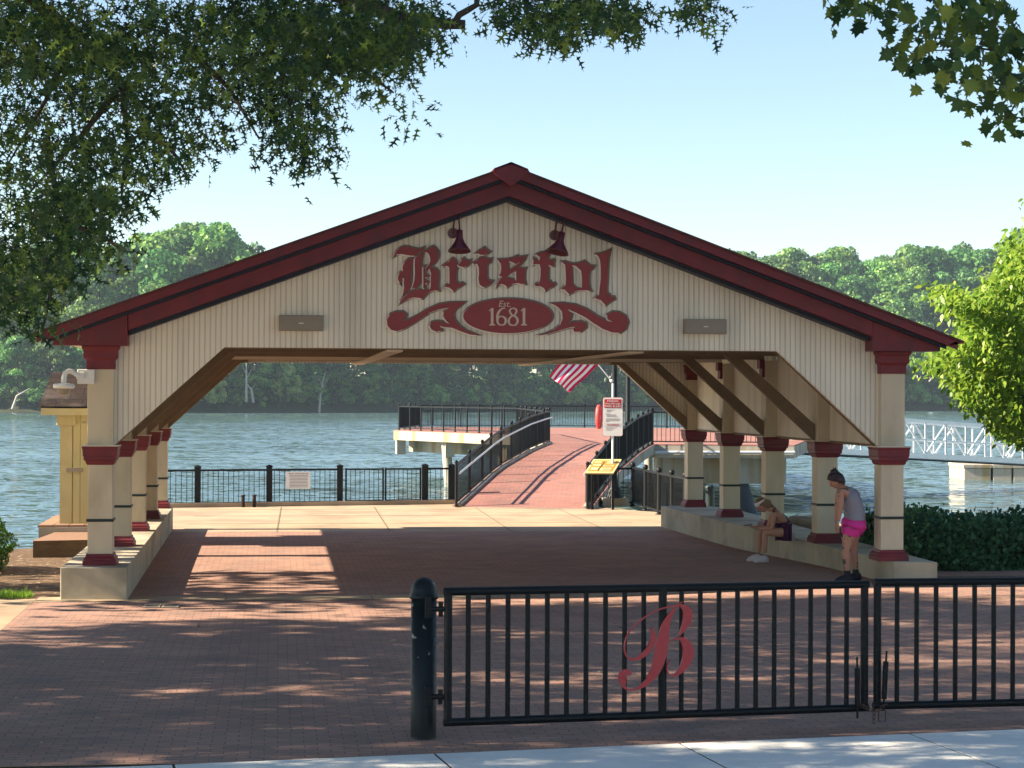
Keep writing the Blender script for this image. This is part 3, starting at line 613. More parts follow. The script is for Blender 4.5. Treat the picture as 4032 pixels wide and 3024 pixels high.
# security camera
p = ony(371, 1483, -.2)
t = empty('security_camera', (-5.84, -.19, p[2]), 'white dome security camera on a bent arm on the front left column', 'camera')
q = MB(); q.box((-.09, -.06, -.10), (.14, .008, .10)); q.build('mounting_box', m_white, t, bevel=.01)
q = MB(); q.box((.0, -.10, -.03), (-.001-.10, -.061, .05)); q.tube([(-.06, -.08, 0), (-.14, -.09, .06), (-.20, -.10, .075), (-.245, -.105, .05), (-.265, -.11, -.02), (-.265, -.11, -.10)], .035, 10); q.build('arm', m_white, t)
q = MB(); q.lathe((-.265, -.11, 0), [(.03, -.09), (.13, -.10), (.145, -.115), (.145, -.155), (.125, -.165), (.0, -.17)], 20); q.build('housing', m_white, t)
q = MB(); q.lathe((-.265, -.11, 0), [(.095, -.171), (.09, -.20), (.07, -.235), (.0, -.255)], 16); q.build('dome', m_grey, t)

# ---------------------------------------------------------------- foreground bollard and gates
t = empty('bollard', (-2.0, -11.66, 0), 'thick black round bollard with domed cap and chipped paint beside the gate', 'bollard')
q = MB(); q.lathe((0, 0, 0), [(.112, -.01), (.108, .0), (.107, .03), (.105, 1.16), (0, 1.161)], 28); q.build('post', m_chip, t)
q = MB(); q.lathe((0, 0, 0), [(.107, 1.14), (.118, 1.145), (.12, 1.165), (.113, 1.175), (.107, 1.21), (.092, 1.26), (.066, 1.295), (.035, 1.312), (.0, 1.318)], 28); q.build('cap', m_chip, t)
def gate(pa, pb, da, db, zb0, zt0, zb1, zt1, nb, thick, label, name='gate', hinge=True):
    a = Vector(camxy((pa-2016)/FL*da, da, 0)); b = Vector(camxy((pb-2016)/FL*db, db, 0))
    t = empty('gate', a, label, 'gate', 'black gates across the brick plaza'); d = b-a
    f = MB(); r_ = .034
    A0 = Vector((0, 0, zb0)); A1 = Vector((0, 0, zt0)); B0 = d+Vector((0, 0, zb1)); B1 = d+Vector((0, 0, zt1))
    w_ = .062
    dn = d.normalized()
    f.tube([A1-dn*.034, B1+dn*.034], r_, 14); f.tube([A0-dn*.034, B0+dn*.034], r_, 14); f.tube([A0, A1], r_, 14); f.tube([B0, B1], r_, 14)
    f.build('frame', m_black, t)
    bm_ = None
    for k in range(1, nb):
        u = k/nb; p0 = A0.lerp(B0, u); p1 = A1.lerp(B1, u); q = MB(); q.tube([p0, p1], .036 if k == thick else .0215, 12); q.build('bar', m_black, t)
    return t, a, b, d
g1, ga, gb, gd = gate(1769, 3407, 16.0, 17.0, .165, 1.222, .14, 1.20, 22, 11, 'black barred gate with the red script initial')
g2, ga2, gb2, gd2 = gate(3458, 4720, 17.02, 17.75, .155, 1.215, .12, 1.19, 17, 99, 'black barred gate at the right edge meeting the one with the red initial')
for z in (.37, 1.08):
    q = MB(); q.beam((-.16, .03, z-.07), (-.16, .03, z+.09), .05, .05, upv=(0, 1, 0)); q.tube([(-.16, .03, z), (-.035, 0, z)], .022, 8); q.beam((-.06, .01, z-.06), (-.06, .01, z+.06), .035, .035, upv=(0, 1, 0))
    q.build('hinge', m_black, g1)
# red script initial in front of the bars
gdir = gd.normalized(); gn = Vector((-gdir.y, gdir.x, 0))
if gn.y > 0: gn = -gn
def ong(x, y, off=.045):
    d = Vector(ray(x, y)); pl = ga+gn*off; k = (pl-Vector(CAM)).dot(gn)/d.dot(gn); return Vector(CAM)+d*k
mono = MB()
def cvB(p):
    w_ = ong(2400+p.x/3.95, 2340+p.y/3.95)-ga-gn*.045; return (w_.dot(gdir), w_.z)
def stB(pts, ws, e): stroke(mono, pts, ws, -.003-e, .012, cvB)
stB([(270,1290),(230,1300),(210,1360),(230,1440),(300,1485),(400,1475),(500,1430),(600,1350),(700,1210),(765,1040),(800,880),(830,700),(870,500),(930,350),(1000,240),(1060,180),(1135,115)], [120,150,100,45,24,30,60,95,150,185,195,180,130,75,35,18,14], 0)
stB([(330,1250),(300,1215),(250,1205),(190,1240),(165,1300),(190,1370)], [40,70,80,80,70,60], .002)
stB([(640,510),(680,620),(670,740),(600,870),(500,960),(400,1010),(310,1000),(250,930),(235,800),(270,650),(360,520),(480,410),(620,310),(760,240),(900,200),(1060,170),(1130,185),(1200,250),(1215,350),(1190,450),(1130,560),(1080,650)], [6,70,85,80,70,50,28,20,16,14,16,18,18,20,22,24,60,130,140,120,60,10], .004)
stB([(940,735),(1010,700),(1090,685),(1170,740),(1220,850),(1215,970),(1160,1110),(1080,1210),(1000,1265),(940,1260),(895,1200),(900,1100),(950,1020)], [10,16,40,120,165,165,120,70,30,20,16,14,10], .006)
m_mono = mat('coral_red_paint', (.42, .045, .05), .45, .4, var=.08)
o = mono.build('monogram', m_mono, g1)
mx = Matrix(((gdir.x, -gn.x, 0, 0), (gdir.y, -gn.y, 0, 0), (0, 0, 1, 0), (0, 0, 0, 1)))
o.matrix_local = Matrix.Translation(gn*.045)@mx
# drop bolts and chain at the meeting stiles
m_rust = mat('rusty_steel', (.10, .05, .03), .7, .3, var=.4, vscale=20)
def dropbolt(x0, y0_, x1, y1_, d, par, label=None):
    a = Vector(atd(x0, y0_, d-.05)); b = Vector(atd(x1, y1_, d-.05)); o0 = Vector(par.location); m_ = a.lerp(b, .1)
    q = MB(); ax = (b-a)
    q.tube([a-o0, b-o0], .009, 8); q.tube([a+ax*.18-o0, a+ax*.80-o0], .024, 10); q.build('drop_bolt', m_black, par)
dropbolt(3375, 2587, 3376, 2828, 16.95, g1); dropbolt(3491, 2562, 3478, 2800, 17.0, g2)
ch = empty('chain', Vector(atd(3440, 2775, 16.9)), 'short rusty chain hanging between the two gates', 'chain')
q = MB()
for k in range(9):
    u = k/8; c = Vector((-.10+.2*u, 0, -.05*math.sin(u*math.pi)))
    pts = [c+Vector((.018*math.cos(a_), .004*math.sin(a_*2) if k % 2 else .014*math.sin(a_), (.012*math.sin(a_)) if k % 2 else .004*math.cos(a_))) for a_ in np.linspace(0, 2*math.pi, 9)]
    q.tube(pts, .004, 5, cap=False)
for k in range(3):
    c = Vector((.0, -.01, -.07-.035*k)); pts = [c+Vector((.011*math.cos(a_), 0, .02*math.sin(a_))) for a_ in np.linspace(0, 2*math.pi, 9)]; q.tube(pts, .004, 5, cap=False)
c = Vector((.07, -.01, -.10)); q.tube([c+Vector((-.03, 0, .05)), c+Vector((-.03, 0, -.04)), c+Vector((.03, 0, -.04)), c+Vector((.03, 0, .05)), c+Vector((-.03, 0, .05))], .006, 6)
q.build('links', m_rust, ch)
# ground drain covers
for i, (x, y) in enumerate(((600, 2387), (672, 2387))):
    p = onz(x, y); q = MB(); q.box((-.11, -.2, .0), (.11, .2, .014)); q2 = MB()
    t = empty('drain_cover', (p[0], p[1]-.02, .0), ('small grey metal drain cover in the paving, the one nearer the left seat wall', 'small grey metal drain cover in the paving, the one farther from the left seat wall')[i], 'drain cover', 'drain covers in the paving')
    q.build('lid', m_grey, t)
    for k in range(4): q2.box((-.08, -.17+.09*k, .0142), (.08, -.13+.09*k, .017))
    q2.build('slots', m_ink, t)

# ---------------------------------------------------------------- iron railings
def railing(name, pts, H, post_every, label, cat='railing', group=None, posts=None, ballcap=True, handrail=None, bgap=.115, post_r=.035, m=None, base=None, bottom=.09, squarepost=None):
    m = m or m_fence; pts = [Vector(p) for p in pts]; o0 = pts[0].copy(); t = empty(name, o0, label, cat, group)
    r = MB(); bal = MB(); pp = []
    for i in range(len(pts)-1):
        a, b = pts[i]-o0, pts[i+1]-o0; Ln = (b-a).length
        r.beam(a+Vector((0, 0, H-.03)), b+Vector((0, 0, H-.03)), .045, .05); r.beam(a+Vector((0, 0, bottom)), b+Vector((0, 0, bottom)), .035, .035)
        nb = max(1, int(Ln/bgap))
        for k in range(1, nb): c = a.lerp(b, k/nb); bal.beam(c+Vector((0, 0, bottom+.018)), c+Vector((0, 0, H-.056)), .016, .016, upv=(0, 1, 0))
        npst = max(1, round(Ln/post_every+.2))
        for k in range(npst+(1 if i == len(pts)-2 else 0)): pp.append(a.lerp(b, k/npst))
    r.build('rails', m, t); bal.build('balusters', m, t)
    proto = MB()
    if squarepost: proto.box((-squarepost, -squarepost, 0), (squarepost, squarepost, H+.04)); proto.sqlathe((0, 0, H+.041), [(squarepost+.012, 0), (squarepost+.012, .02), (squarepost*.6, .05), (squarepost*.2, .06)])
    else: proto.tube([(0, 0, 0), (0, 0, H+.02)], post_r, 8)
    proto.lathe((0, 0, 0), [(post_r*1.8, 0.002), (post_r*1.8, .02), (post_r, .03)], 10)
    if ballcap and not squarepost: proto.ball((0, 0, H+.05), post_r*1.45, 6)
    me = None
    for p_ in pp:
        if me is None: o = proto.build('post', m, t); me = o.data
        else: o = link('post', me, t)
        o.location = p_
    if handrail:
        q = MB(); side, hz = handrail
        hp = []
        for i, p_ in enumerate(pts):
            d = (pts[min(i+1, len(pts)-1)]-pts[max(i-1, 0)]).normalized(); n_ = Vector((d.y, -d.x, 0)).normalized()*side
            hp.append(p_-o0+n_*.09+Vector((0, 0, hz)))
        q.tube(hp, .024, 8); q.build('handrail', m_alu, t)
    return t
# river edge fence, five thick square posts
pf = [onz(x, y, 0) for x, y in ((640, 1994), (778, 1994), (1060, 1994), (1338, 1994))]
Yf = [Vector((p[0], 21.75+(p[0]+5)*.19, 0)) for p in pf]
yfen = lambda x: 21.75+(x+5)*.19
def fx(px): # world point on fence line seen at pixel column px
    d = ray(px, 1990); a, b = d[0], d[1]; # CAM+k d : y = 21.75+(x+5)*.19
    k = (21.75+(CAM[0]+5)*.19-CAM[1])/(b-.19*a); return Vector((CAM[0]+k*a, CAM[1]+k*b, 0))
railing('fence', [fx(540), fx(778)], .93, 50, 'black iron river fence section behind the left row of columns', 'fence', 'river edge fence sections', bgap=.125, squarepost=.045)
railing('fence', [fx(778), fx(1060)], .93, 50, 'black iron river fence section left of the white notice', 'fence', 'river edge fence sections', bgap=.125, squarepost=.075)
railing('fence', [fx(1060), fx(1338)], .93, 50, 'black iron river fence section with the white notice hung on it', 'fence', 'river edge fence sections', bgap=.125, squarepost=.075)
for (xa, xb, lb) in ((1362, 1508, 'black river gate leaf next to the white notice section'), (1518, 1655, 'black river gate leaf nearer the ramp')):
    a, b = fx(xa), fx(xb); t = empty('river_gate', a, lb, 'gate', 'double gate in the river fence'); d = b-a
    q = MB()
    for z in (.1, .90): q.beam(Vector((0, 0, z)), d+Vector((0, 0, z)), .04, .04)
    for e in (Vector(), d): q.beam(e+Vector((0, 0, .05)), e+Vector((0, 0, .93)), .045, .045, upv=(0, 1, 0))
    q.build('frame', m_fence, t); q = MB()
    n_ = 8
    for k in range(1, n_): q.beam(d*(k/n_)+Vector((0, 0, .12)), d*(k/n_)+Vector((0, 0, .88)), .016, .016, upv=(0, 1, 0))
    q.build('bars', m_fence, t)
railing('fence', [fx(1673), fx(1777)], .93, 50, 'short black iron fence section between the river gate and the ramp', 'fence', 'river edge fence sections', bgap=.125, squarepost=.08)
# notice on the fence
a = fx(1125); b = fx(1221); t = empty('fence_notice', a+Vector((0, -.06, .42)), 'white notice with small print hung on the black river fence', 'sign')
q = MB(); q.box((0, -.01, 0), ((b-a).x, .01, .43)); q.build('board', m_rules, t)
text('BOAT DOCK NOTICE', (.32, -.013, .385), (math.pi/2, 0, 0), .05, m_ink, t)
q = MB()
for k in range(9): wd = .24-.03*random.random(); q.box((.32-wd, -.013, .335-.036*k), (.32+wd, -.0105, .345-.036*k))
q.build('small_print', m_ink, t)
m_stub = mat('dark_rusty_iron', (.025, .014, .010), .7, .2)
for i, x in enumerate((958, 1002)):
    p = fx(x)+Vector((0, -.5, 0)); t = empty('mooring_post', p, ('short rusty brown post at the foot of the river fence, left one of two', 'short rusty brown post at the foot of the river fence, right one of two')[i], 'post', 'short posts at the river fence')
    q = MB(); q.tube([(0, 0, 0), (0, 0, .28)], .045, 10); q.build('stub', m_stub, t); q = MB(); q.lathe((0, 0, 0), [(.06, .28), (.06, .305), (0, .31)], 10); q.build('cap', m_stub, t)

# ---------------------------------------------------------------- ramp and pier
RL = [(1798, 49.2, .02), (1850, 50.8, .24), (1900, 52.5, .46), (1934, 53.7, .62), (1974, 55.2, .78), (2015, 56.7, .90), (2049, 58.1, 1.00), (2083, 59.6, 1.10), (2142, 62.4, 1.22), (2163, 63.4, 1.25)]
L3 = [camxy((x-2016)/FL*d, d, z) for x, d, z in RL]
ra = (L3[-1]-L3[0]); ra.z = 0; ra.normalize(); rn = Vector((ra.y, -ra.x, 0))
WR = 3.3
R3 = [p+rn*WR for p in L3]
mb = MB(); n_ = len(L3)
vs = [p-rn*.12 for p in L3]+[p+rn*.12 for p in R3]+[p-rn*.12-Vector((0, 0, .3)) for p in L3]+[p+rn*.12-Vector((0, 0, .3)) for p in R3]
fs = []; mi = []
for i in range(n_-1): fs.append((i, i+1, n_+i+1, n_+i))
mb.add(vs, fs, 0)
mb.add(vs, [(i, 2*n_+i, 2*n_+i+1, i+1) for i in range(n_-1)]+[(n_+i, n_+i+1, 3*n_+i+1, 3*n_+i) for i in range(n_-1)]+[(2*n_+i, 3*n_+i, 3*n_+i+1, 2*n_+i+1) for i in range(n_-1)]+[(0, n_, 3*n_, 2*n_)], 1)
o = mb.build('ramp', [m_brickd, m_pier]); o['label'] = 'red paved ramp rising between black railings to the pier'; o['category'] = 'ramp'
for P_ in (L3, R3):
    sg = 1 if P_ is L3 else -1; mb = MB()
    for i in range(n_-1): mb.beam(P_[i]+rn*sg*.06+Vector((0, 0, .03)), P_[i+1]+rn*sg*.06+Vector((0, 0, .03)), .10, .06)
    mb.build('kerb', m_pier, o)
H = 1.05
up_ = Vector((0, 0, .01))
railing('ramp_railing', [p+up_+rn*.0 for p in L3], H, 1.75, 'black railing with a pale handrail on the left side of the ramp', group='ramp railings', handrail=(1, .82), bgap=.1)
railing('ramp_railing', [p+up_ for p in R3], H, 1.75, 'black railing on the right side of the ramp behind the tall lamp post', group='ramp railings', handrail=(-1, .82), bgap=.1)
PZ = 1.25
pc = lambda x, d: camxy((x-2016)/FL*d, d, PZ)
PA = pc(1551, 85.5); PBk = pc(2034, 77); PC_ = L3[-1].copy(); PC_.z = PZ; PD = R3[-1].copy(); PD.z = PZ; PE = pc(3128, 62.3); PF = camxy(12.5, 80, PZ); PG = camxy(9.5, 94, PZ); PH = camxy(-4.6, 94, PZ)
poly = [PA, PBk, PC_, PD, PE, PF, PG, PH]
m_pile = mat('dark_steel_pile', (.045, .055, .065), .6, .3, var=.2)
pier = empty('pier', PA.copy(), 'concrete river pier with a red paved deck on piles', 'pier')
def loc(l): return [(p.x-PA.x, p.y-PA.y) for p in l]
mb = MB(); mb.prism([loc(poly)], lambda x, y: (x, y, 0), lambda x, y: (x, y, -.035)); mb.build('deck', m_brickd, pier)
mb = MB(); mb.prism([loc(poly)], lambda x, y: (x, y, -.036), lambda x, y: (x, y, -.42)); mb.build('slab', m_pier, pier)
def lerpP(a, b, u): return a.lerp(b, u)-PA
for u in (.03, .45, .93): c = lerpP(PA, PBk, u)+Vector((.4, .9, 0)); mb = MB(); mb.box((c.x-.38, c.y-.6, -1.05), (c.x+.0, c.y+.6, -.425)); mb.build('pile_cap', m_pier, pier)
mb = MB()
a = lerpP(PA, PBk, 0)+Vector((.9, 1.6, -.70)); b = lerpP(PA, PBk, 1)+Vector((.9, 1.6, -.70)); mb.beam(a, b, .3, .55); mb.build('cross_beam', m_pier, pier); mb = MB()
a = lerpP(PD, PE, .12)+Vector((0, .9, -.84)); b = lerpP(PD, PE, .995)+Vector((0, .9, -.84)); mb.beam(a, b, .5, .82)
mb.build('cross_beam', m_pier, pier)
mb = MB()
a = lerpP(PC_, PD, 1.0)+Vector((0, .0, -.25)); b = lerpP(PD, PE, 1.)+Vector((0, 0, -.22)); mb.tube([a+Vector((0, -.08, 0)), b+Vector((0, -.08, 0))], .05, 8)
mb.build('service_pipe', m_alu, pier)
for (u, A1, B1, dx) in ((.47, PA, PBk, .2), (.95, PA, PBk, .0), (.62, PD, PE, .9), (.1, PD, PE, 0), (.95, PC_, PG, .2), (.3, PH, PG, 0), (.8, PH, PG, 0), (.5, PE, PG, 0)):
    c = lerpP(A1, B1, u)+Vector((.0, 1.0, 0)); q = MB(); q.tube([c+Vector((0, 0, -.45)), c+Vector((dx, -.3, -3.4))], .26 if dx > .5 else .2, 10); q.build('pile', m_pile if dx > .5 else m_pier, pier)
# pier railings
dn = Vector((0, .12, 0))
railing('pier_railing', [PA+Vector((.25, .12, 0)), PBk+Vector((.05, .2, 0))], 1.05, .98, 'black railing along the left edge of the pier over the pale slab', group='pier railings', bgap=.11)
railing('pier_railing', [PBk+Vector((.05, .2, 0)), L3[-1]+Vector((-.02, .3, 0))], 1.05, 2.4, 'black railing section joining the left pier edge to the head of the ramp', group='pier railings')
railing('pier_railing', [PH+Vector((.2, -.2, 0)), PG+Vector((-.2, -.2, 0))], 1.05, 2.1, 'black railing along the far river side of the pier', group='pier railings', bgap=.13)
railing('pier_railing', [PA+Vector((.25, .3, 0)), PH+Vector((.2, -.2, 0))], 1.05, 2.1, 'black railing on the narrow left end of the pier', group='pier railings', bgap=.13)
railing('pier_railing', [PF+Vector((-.2, .1, 0)), PG+Vector((-.2, -.3, 0))], 1.05, 2.1, 'black railing on the right end of the pier near the gangway', group='pier railings', bgap=.13)
railing('pier_railing', [R3[-1]+Vector((.05, .1, 0)), PE+Vector((-.2, .12, 0))], 1.05, 2.6, 'black railing along the near right edge of the pier behind the columns', group='pier railings', bgap=.14)
# life ring on the back railing
c = atd(2357, 1651, 91); t = empty('life_ring', Vector((c[0], c[1]-.1, PZ+.55)), 'orange and white life ring on the far pier railing', 'life ring')
m_orange = mat('orange_ring', (.65, .06, .05), .5, .4)
q = MB(); pts = [(.09*math.cos(a_), .25*math.cos(a_), .45*math.sin(a_)) for a_ in np.linspace(0, 2*math.pi, 25)]; q.tube(pts, .115, 10, cap=False); q.build('ring', m_orange, t)
q = MB(); q.ball((0, -.0, -.05), .12, 8, sc=(.6, 1, 2.6)); q.build('band', m_rules, t)
q = MB(); q.beam((.30, .04, -.55), (.30, .04, .55), .12, .06, upv=(0, 1, 0)); q.build('bracket', m_signred, t)

# fence to the right of the ramp, coming nearer
rf = [camxy((2322-2016)/FL*49.6, 49.6, 0), camxy((2493-2016)/FL*50.2, 50.2, 0)]
railing('fence', rf, .98, 9, 'black iron fence section behind the gold information panel', 'fence', 'fences right of the ramp', bgap=.13, post_r=.05)
rf = [camxy((x-2016)/FL*d, d, 0) for x, d in ((2493, 50.2), (2597, 46.6), (2700, 43.8))]
railing('fence', rf, 1.0, 1.85, 'black iron fence with ball caps running towards the right seat wall', 'fence', 'fences right of the ramp', bgap=.11, post_r=.05)
p = camxy((2796-2016)/FL*44, 44, 0); t = empty('corner_post', p+Vector((0, 0, -.3)), 'thick dark green post behind the farthest right column', 'post')
q = MB(); q.tube([(0, 0, -.5), (0, 0, 1.05)], .10, 12); q.build('shaft', m_green, t); q = MB(); q.lathe((0, 0, 1.05), [(.11, 0), (.11, .03), (.07, .07), (0, .09)], 12); q.build('cap', m_green, t)
p = camxy((2320-2016)/FL*49.3, 49.3, 0); t = empty('ramp_post', p, 'thick dark square post at the foot of the ramp by the gold panel', 'post')
q = MB(); q.box((-.075, -.075, 0), (.075, .075, .82)); q.build('shaft', m_fence, t); q = MB(); q.sqlathe((0, 0, .822), [(.09, 0), (.09, .03), (.03, .06)]); q.build('cap', m_fence, t)

# lamp post with flag
lp = camxy((2420-2016)/FL*49.9, 49.9, 0)
t = empty('lamp_post', lp, 'tall black fluted lamp post on a concrete block beside the ramp', 'lamp post')
q = MB(); q.box((-.32, -.2, 0), (.34, .3, .22)); q.build('footing', m_pier, t, bevel=.01)
q = MB(); q.lathe((0, 0, 0), [(.22, .221), (.22, .27), (.19, .30), (.20, .36), (.17, .42), (.12, .50), (.10, .62), (.085, .75), (.075, .80), (.07, 3.8), (.055, 4.2), (.08, 4.25), (.06, 4.3)], 14); q.build('shaft', m_fence, t)
q = MB(); q.lathe((0, 0, 4.3), [(.06, 0), (.11, .04), (.17, .3), (.2, .34), (.12, .42), (.05, .5), (.02, .58)], 12); q.build('lantern', m_fence, t)
fl = empty('flag', Vector(atd(2408, 1500, 49.7)), 'striped red and white flag hanging from a slanted pole on the lamp post', 'flag')
Hh = Vector(atd(2408, 1500, 49.7)); T = Vector(atd(2250, 1305, 49.5))
q = MB(); q.tube([Vector(), T-Hh], .014, 8); q.ball((0, 0, 0), .045, 6); q.build('pole', m_white, fl)
# cloth: fly edge corners seen in the photo, hoist on the pole
F0 = Vector(atd(2243, 1545, 49.4))-Hh; F1 = Vector(atd(2164, 1482, 49.3))-Hh
Hs = Vector(atd(2357, 1437, 49.6))-Hh; Ht = Vector(atd(2275, 1338, 49.55))-Hh
m_fred = mat('flag_red', (.62, .01, .08), .7, .2); m_fwhite = mat('flag_white', (.85, .84, .84), .7, .2); m_fblue = mat('flag_blue', (.03, .05, .22), .7, .2)
NU, NV = 24, 22
vs = []
for i in range(NU+1):
    for j in range(NV+1):
        u = i/NU; v = j/NV; a = F0.lerp(Hs, u); b = F1.lerp(Ht, u); p_ = a.lerp(b, v)
        p_ = p_+Vector((0, .05*math.sin(v*9+u*2)*(1-u*.5), .012*math.sin(u*8)))
        vs.append(p_)
q = MB()
for i in range(NU):
    for j in range(NV):
        s_ = j//2; mi_ = 2 if (i >= 17 and j >= 10) else (0 if s_ % 2 == 0 else 1)
        q.add([vs[i*(NV+1)+j], vs[(i+1)*(NV+1)+j], vs[(i+1)*(NV+1)+j+1], vs[i*(NV+1)+j+1]], [(0, 1, 2, 3)], mi_, True)
q.build('cloth', [m_fred, m_fwhite, m_fblue], fl)
# second pole on the pier
p = camxy((2473-2016)/FL*66, 66, PZ); t = empty('pier_lamp_post', p, 'slim dark lamp post on the pier to the right of the rules sign', 'lamp post')
q = MB(); q.lathe((0, 0, 0), [(.12, 0), (.12, .1), (.085, .2), (.075, 3.4), (.05, 4.1)], 12); q.build('shaft', m_fence, t)
q = MB(); q.lathe((0, 0, 4.1), [(.06, 0), (.11, .04), (.17, .3), (.2, .34), (.12, .42), (.02, .5)], 12); q.build('lantern', m_fence, t)

# rules sign
ds = 48.6; c = Vector(atd(2413, 1641, ds)); t = empty('rules_sign', Vector((c.x, c.y, 0)), 'tall white rules sign with a red heading on a metal post', 'sign')
t.rotation_euler = (0, 0, -YAW)
wd = 77/FL*ds; ht = 151/FL*ds; zc = c.z
def rrect(w_, h_, r_, n=5):
    l = []
    for cx_, cz_, a0 in ((w_/2-r_, h_/2-r_, 0), (-w_/2+r_, h_/2-r_, 90), (-w_/2+r_, -h_/2+r_, 180), (w_/2-r_, -h_/2+r_, 270)):
        for k in range(n+1): a_ = math.radians(a0+90*k/n); l.append((cx_+r_*math.cos(a_), cz_+r_*math.sin(a_)))
    return l
q = MB(); q.prism([rrect(wd, ht, .045)], lambda x, z: (x, -.006, z+zc), lambda x, z: (x, .0, z+zc)); q.build('panel', m_rules, t)
q = MB(); q.prism([rrect(wd+.012, ht+.012, .05)], lambda x, z: (x, .001, z+zc), lambda x, z: (x, .005, z+zc)); q.build('rim', m_signred, t)
q = MB(); q.box((-wd/2+.03, -.009, zc+ht/2-.255), (wd/2-.03, -.0065, zc+ht/2-.04)); q.build('heading_panel', m_signred, t)
q = MB(); q.tube([(0, .03, 0), (0, .03, zc+ht/2+.35)], .028, 8); q.build('post', m_alu, t)
text('Historic', (0, -.0115, zc+ht/2-.085), (math.pi/2, 0, 0), .085, m_rules, t)
text('Bristol Borough', (0, -.0115, zc+ht/2-.15), (math.pi/2, 0, 0), .062, m_rules, t, wf=.9)
text('PARK RULES', (0, -.0115, zc+ht/2-.215), (math.pi/2, 0, 0), .07, m_rules, t)
q = MB(); yy = zc+ht/2-.30
for k, (x0, l_) in enumerate(((0, .22), (.02, .12), (.02, .1), (0, 0), (.0, .1), (0, .26), (.02, .22), (.02, .28), (0, 0), (0, .33), (0, .36), (0, .33), (0, .08))):
    if l_: q.box((-wd/2+.07+x0, -.008, yy-.024*k-.006), (-wd/2+.07+x0+l_, -.0064, yy-.024*k))
yb = zc-ht/2+.24
q.box((-wd/2+.03, -.008, yb), (wd/2-.03, -.0064, yb+.004)); q.box((-wd/2+.03, -.008, yb+.055), (wd/2-.03, -.0064, yb+.059))
for k in range(3): q.box((-wd/2+.07, -.008, yb-.04-.03*k), (-wd/2+.07+(.28, .2, .15)[k], -.0064, yb-.033-.03*k))
q.build('small_print', m_ink, t)
text('NO SWIMMING', (0, -.009, yb+.03), (math.pi/2, 0, 0), .042, m_signred, t)

# information panel on two legs
dp = 48.4; P4 = [Vector(atd(2337, 1808, dp+.35)), Vector(atd(2447.5, 1808, dp+.35)), Vector(atd(2415, 1862, dp-.1)), Vector(atd(2302, 1861, dp-.1))]
t = empty('information_panel', Vector((P4[3].x+.2, P4[3].y+.2, 0)), 'tilted gold information panel in a pale frame on two legs', 'information panel'); o0 = Vector(t.location)
nrm = (P4[1]-P4[0]).cross(P4[3]-P4[0]).normalized(); nrm = nrm if nrm.z > 0 else -nrm
q = MB(); q.add([p-o0 for p in P4]+[p-o0-nrm*.04 for p in P4], [(0,1,2,3), (7,6,5,4), (0,4,5,1), (1,5,6,2), (2,6,7,3), (3,7,4,0)]); q.build('frame', m_goldlt, t)
cc = sum(P4, Vector())/4
def bil(u, v, e=.004): return P4[0].lerp(P4[1], u).lerp(P4[3].lerp(P4[2], u), v)-o0+nrm*e
q = MB(); q.add([bil(.07, .1), bil(.93, .1), bil(.93, .9), bil(.07, .9)], [(0, 1, 2, 3)]); q.build('picture', m_gold, t)
q = MB()
for (u0, v0, u1, v1) in ((.12, .18, .36, .3), (.12, .38, .4, .5), (.13, .6, .38, .82), (.55, .18, .86, .34), (.5, .45, .86, .56), (.46, .64, .84, .86)): q.add([bil(u0, v0, .007), bil(u1, v0, .007), bil(u1, v1, .007), bil(u0, v1, .007)], [(0, 1, 2, 3)])
q.build('text_block', m_goldlt, t)
q = MB()
for v in (.22, .27, .49, .52, .70, .75, .8): q.add([bil(.55, v, .009), bil(.82, v, .009), bil(.82, v+.018, .009), bil(.55, v+.018, .009)], [(0, 1, 2, 3)])
q.add([bil(.44, .2, .009), bil(.47, .2, .009), bil(.43, .85, .009), bil(.40, .85, .009)], [(0, 1, 2, 3)])
q.build('small_print', m_oldwood, t)
for u in (.15, .87):
    p_ = P4[0].lerp(P4[1], u).lerp(P4[3].lerp(P4[2], u), .6)-o0; q = MB(); q.beam((p_.x, p_.y, 0), (p_.x, p_.y, p_.z-.03), .06, .06, upv=(0, 1, 0)); q.build('leg', m_fence, t)

# gangway to the floating dock
ga_ = camxy((3120-2016)/FL*70, 70, 0); gb_ = camxy((4500-2016)/FL*86, 86, 0)
gw = empty('gangway', ga_, 'white aluminium truss gangway sloping down from the pier to the right', 'gangway'); d = gb_-ga_; Lg = d.length; dh = d.normalized(); nn = Vector((-dh.y, dh.x, 0))
z0, z1 = .93, -.25
def gp(s_, z, side): return dh*s_+nn*side*1.5+Vector((0, 0, z0+(z1-z0)*s_/Lg+z))
HG = 1.32; npan = int(Lg/1.28)
for side in (0, 1):
    q = MB(); q.beam(gp(0, 0, side), gp(Lg, 0, side), .10, .20); q.beam(gp(0, HG, side), gp(Lg, HG, side), .10, .12); q.beam(gp(0, .62, side), gp(Lg, .62, side), .04, .05); q.build('chord', m_alu, gw)
    st = Lg/npan
    for k in range(npan+1): q = MB(); q.beam(gp(k*st, .08, side), gp(k*st, HG-.05, side), .06, .07, upv=(0, 1, 0)); q.build('upright', m_alu, gw)
    q = MB()
    for k in range(npan):
        if k % 2: q.beam(gp(k*st+.04, HG-.07, side), gp((k+1)*st-.04, .1, side), .05, .06)
        else: q.beam(gp(k*st+.04, .1, side), gp((k+1)*st-.04, HG-.07, side), .05, .06)
    q.build('diagonals', m_alu, gw)
q = MB(); q.add([gp(0, .08, .04), gp(Lg, .08, .04), gp(Lg, .08, .96), gp(0, .08, .96), gp(0, .02, .04), gp(Lg, .02, .04), gp(Lg, .02, .96), gp(0, .02, .96)], [(0,1,2,3), (7,6,5,4), (0,4,5,1), (1,5,6,2), (2,6,7,3), (3,7,4,0)]); q.build('walkway', m_alu, gw)
q = MB()
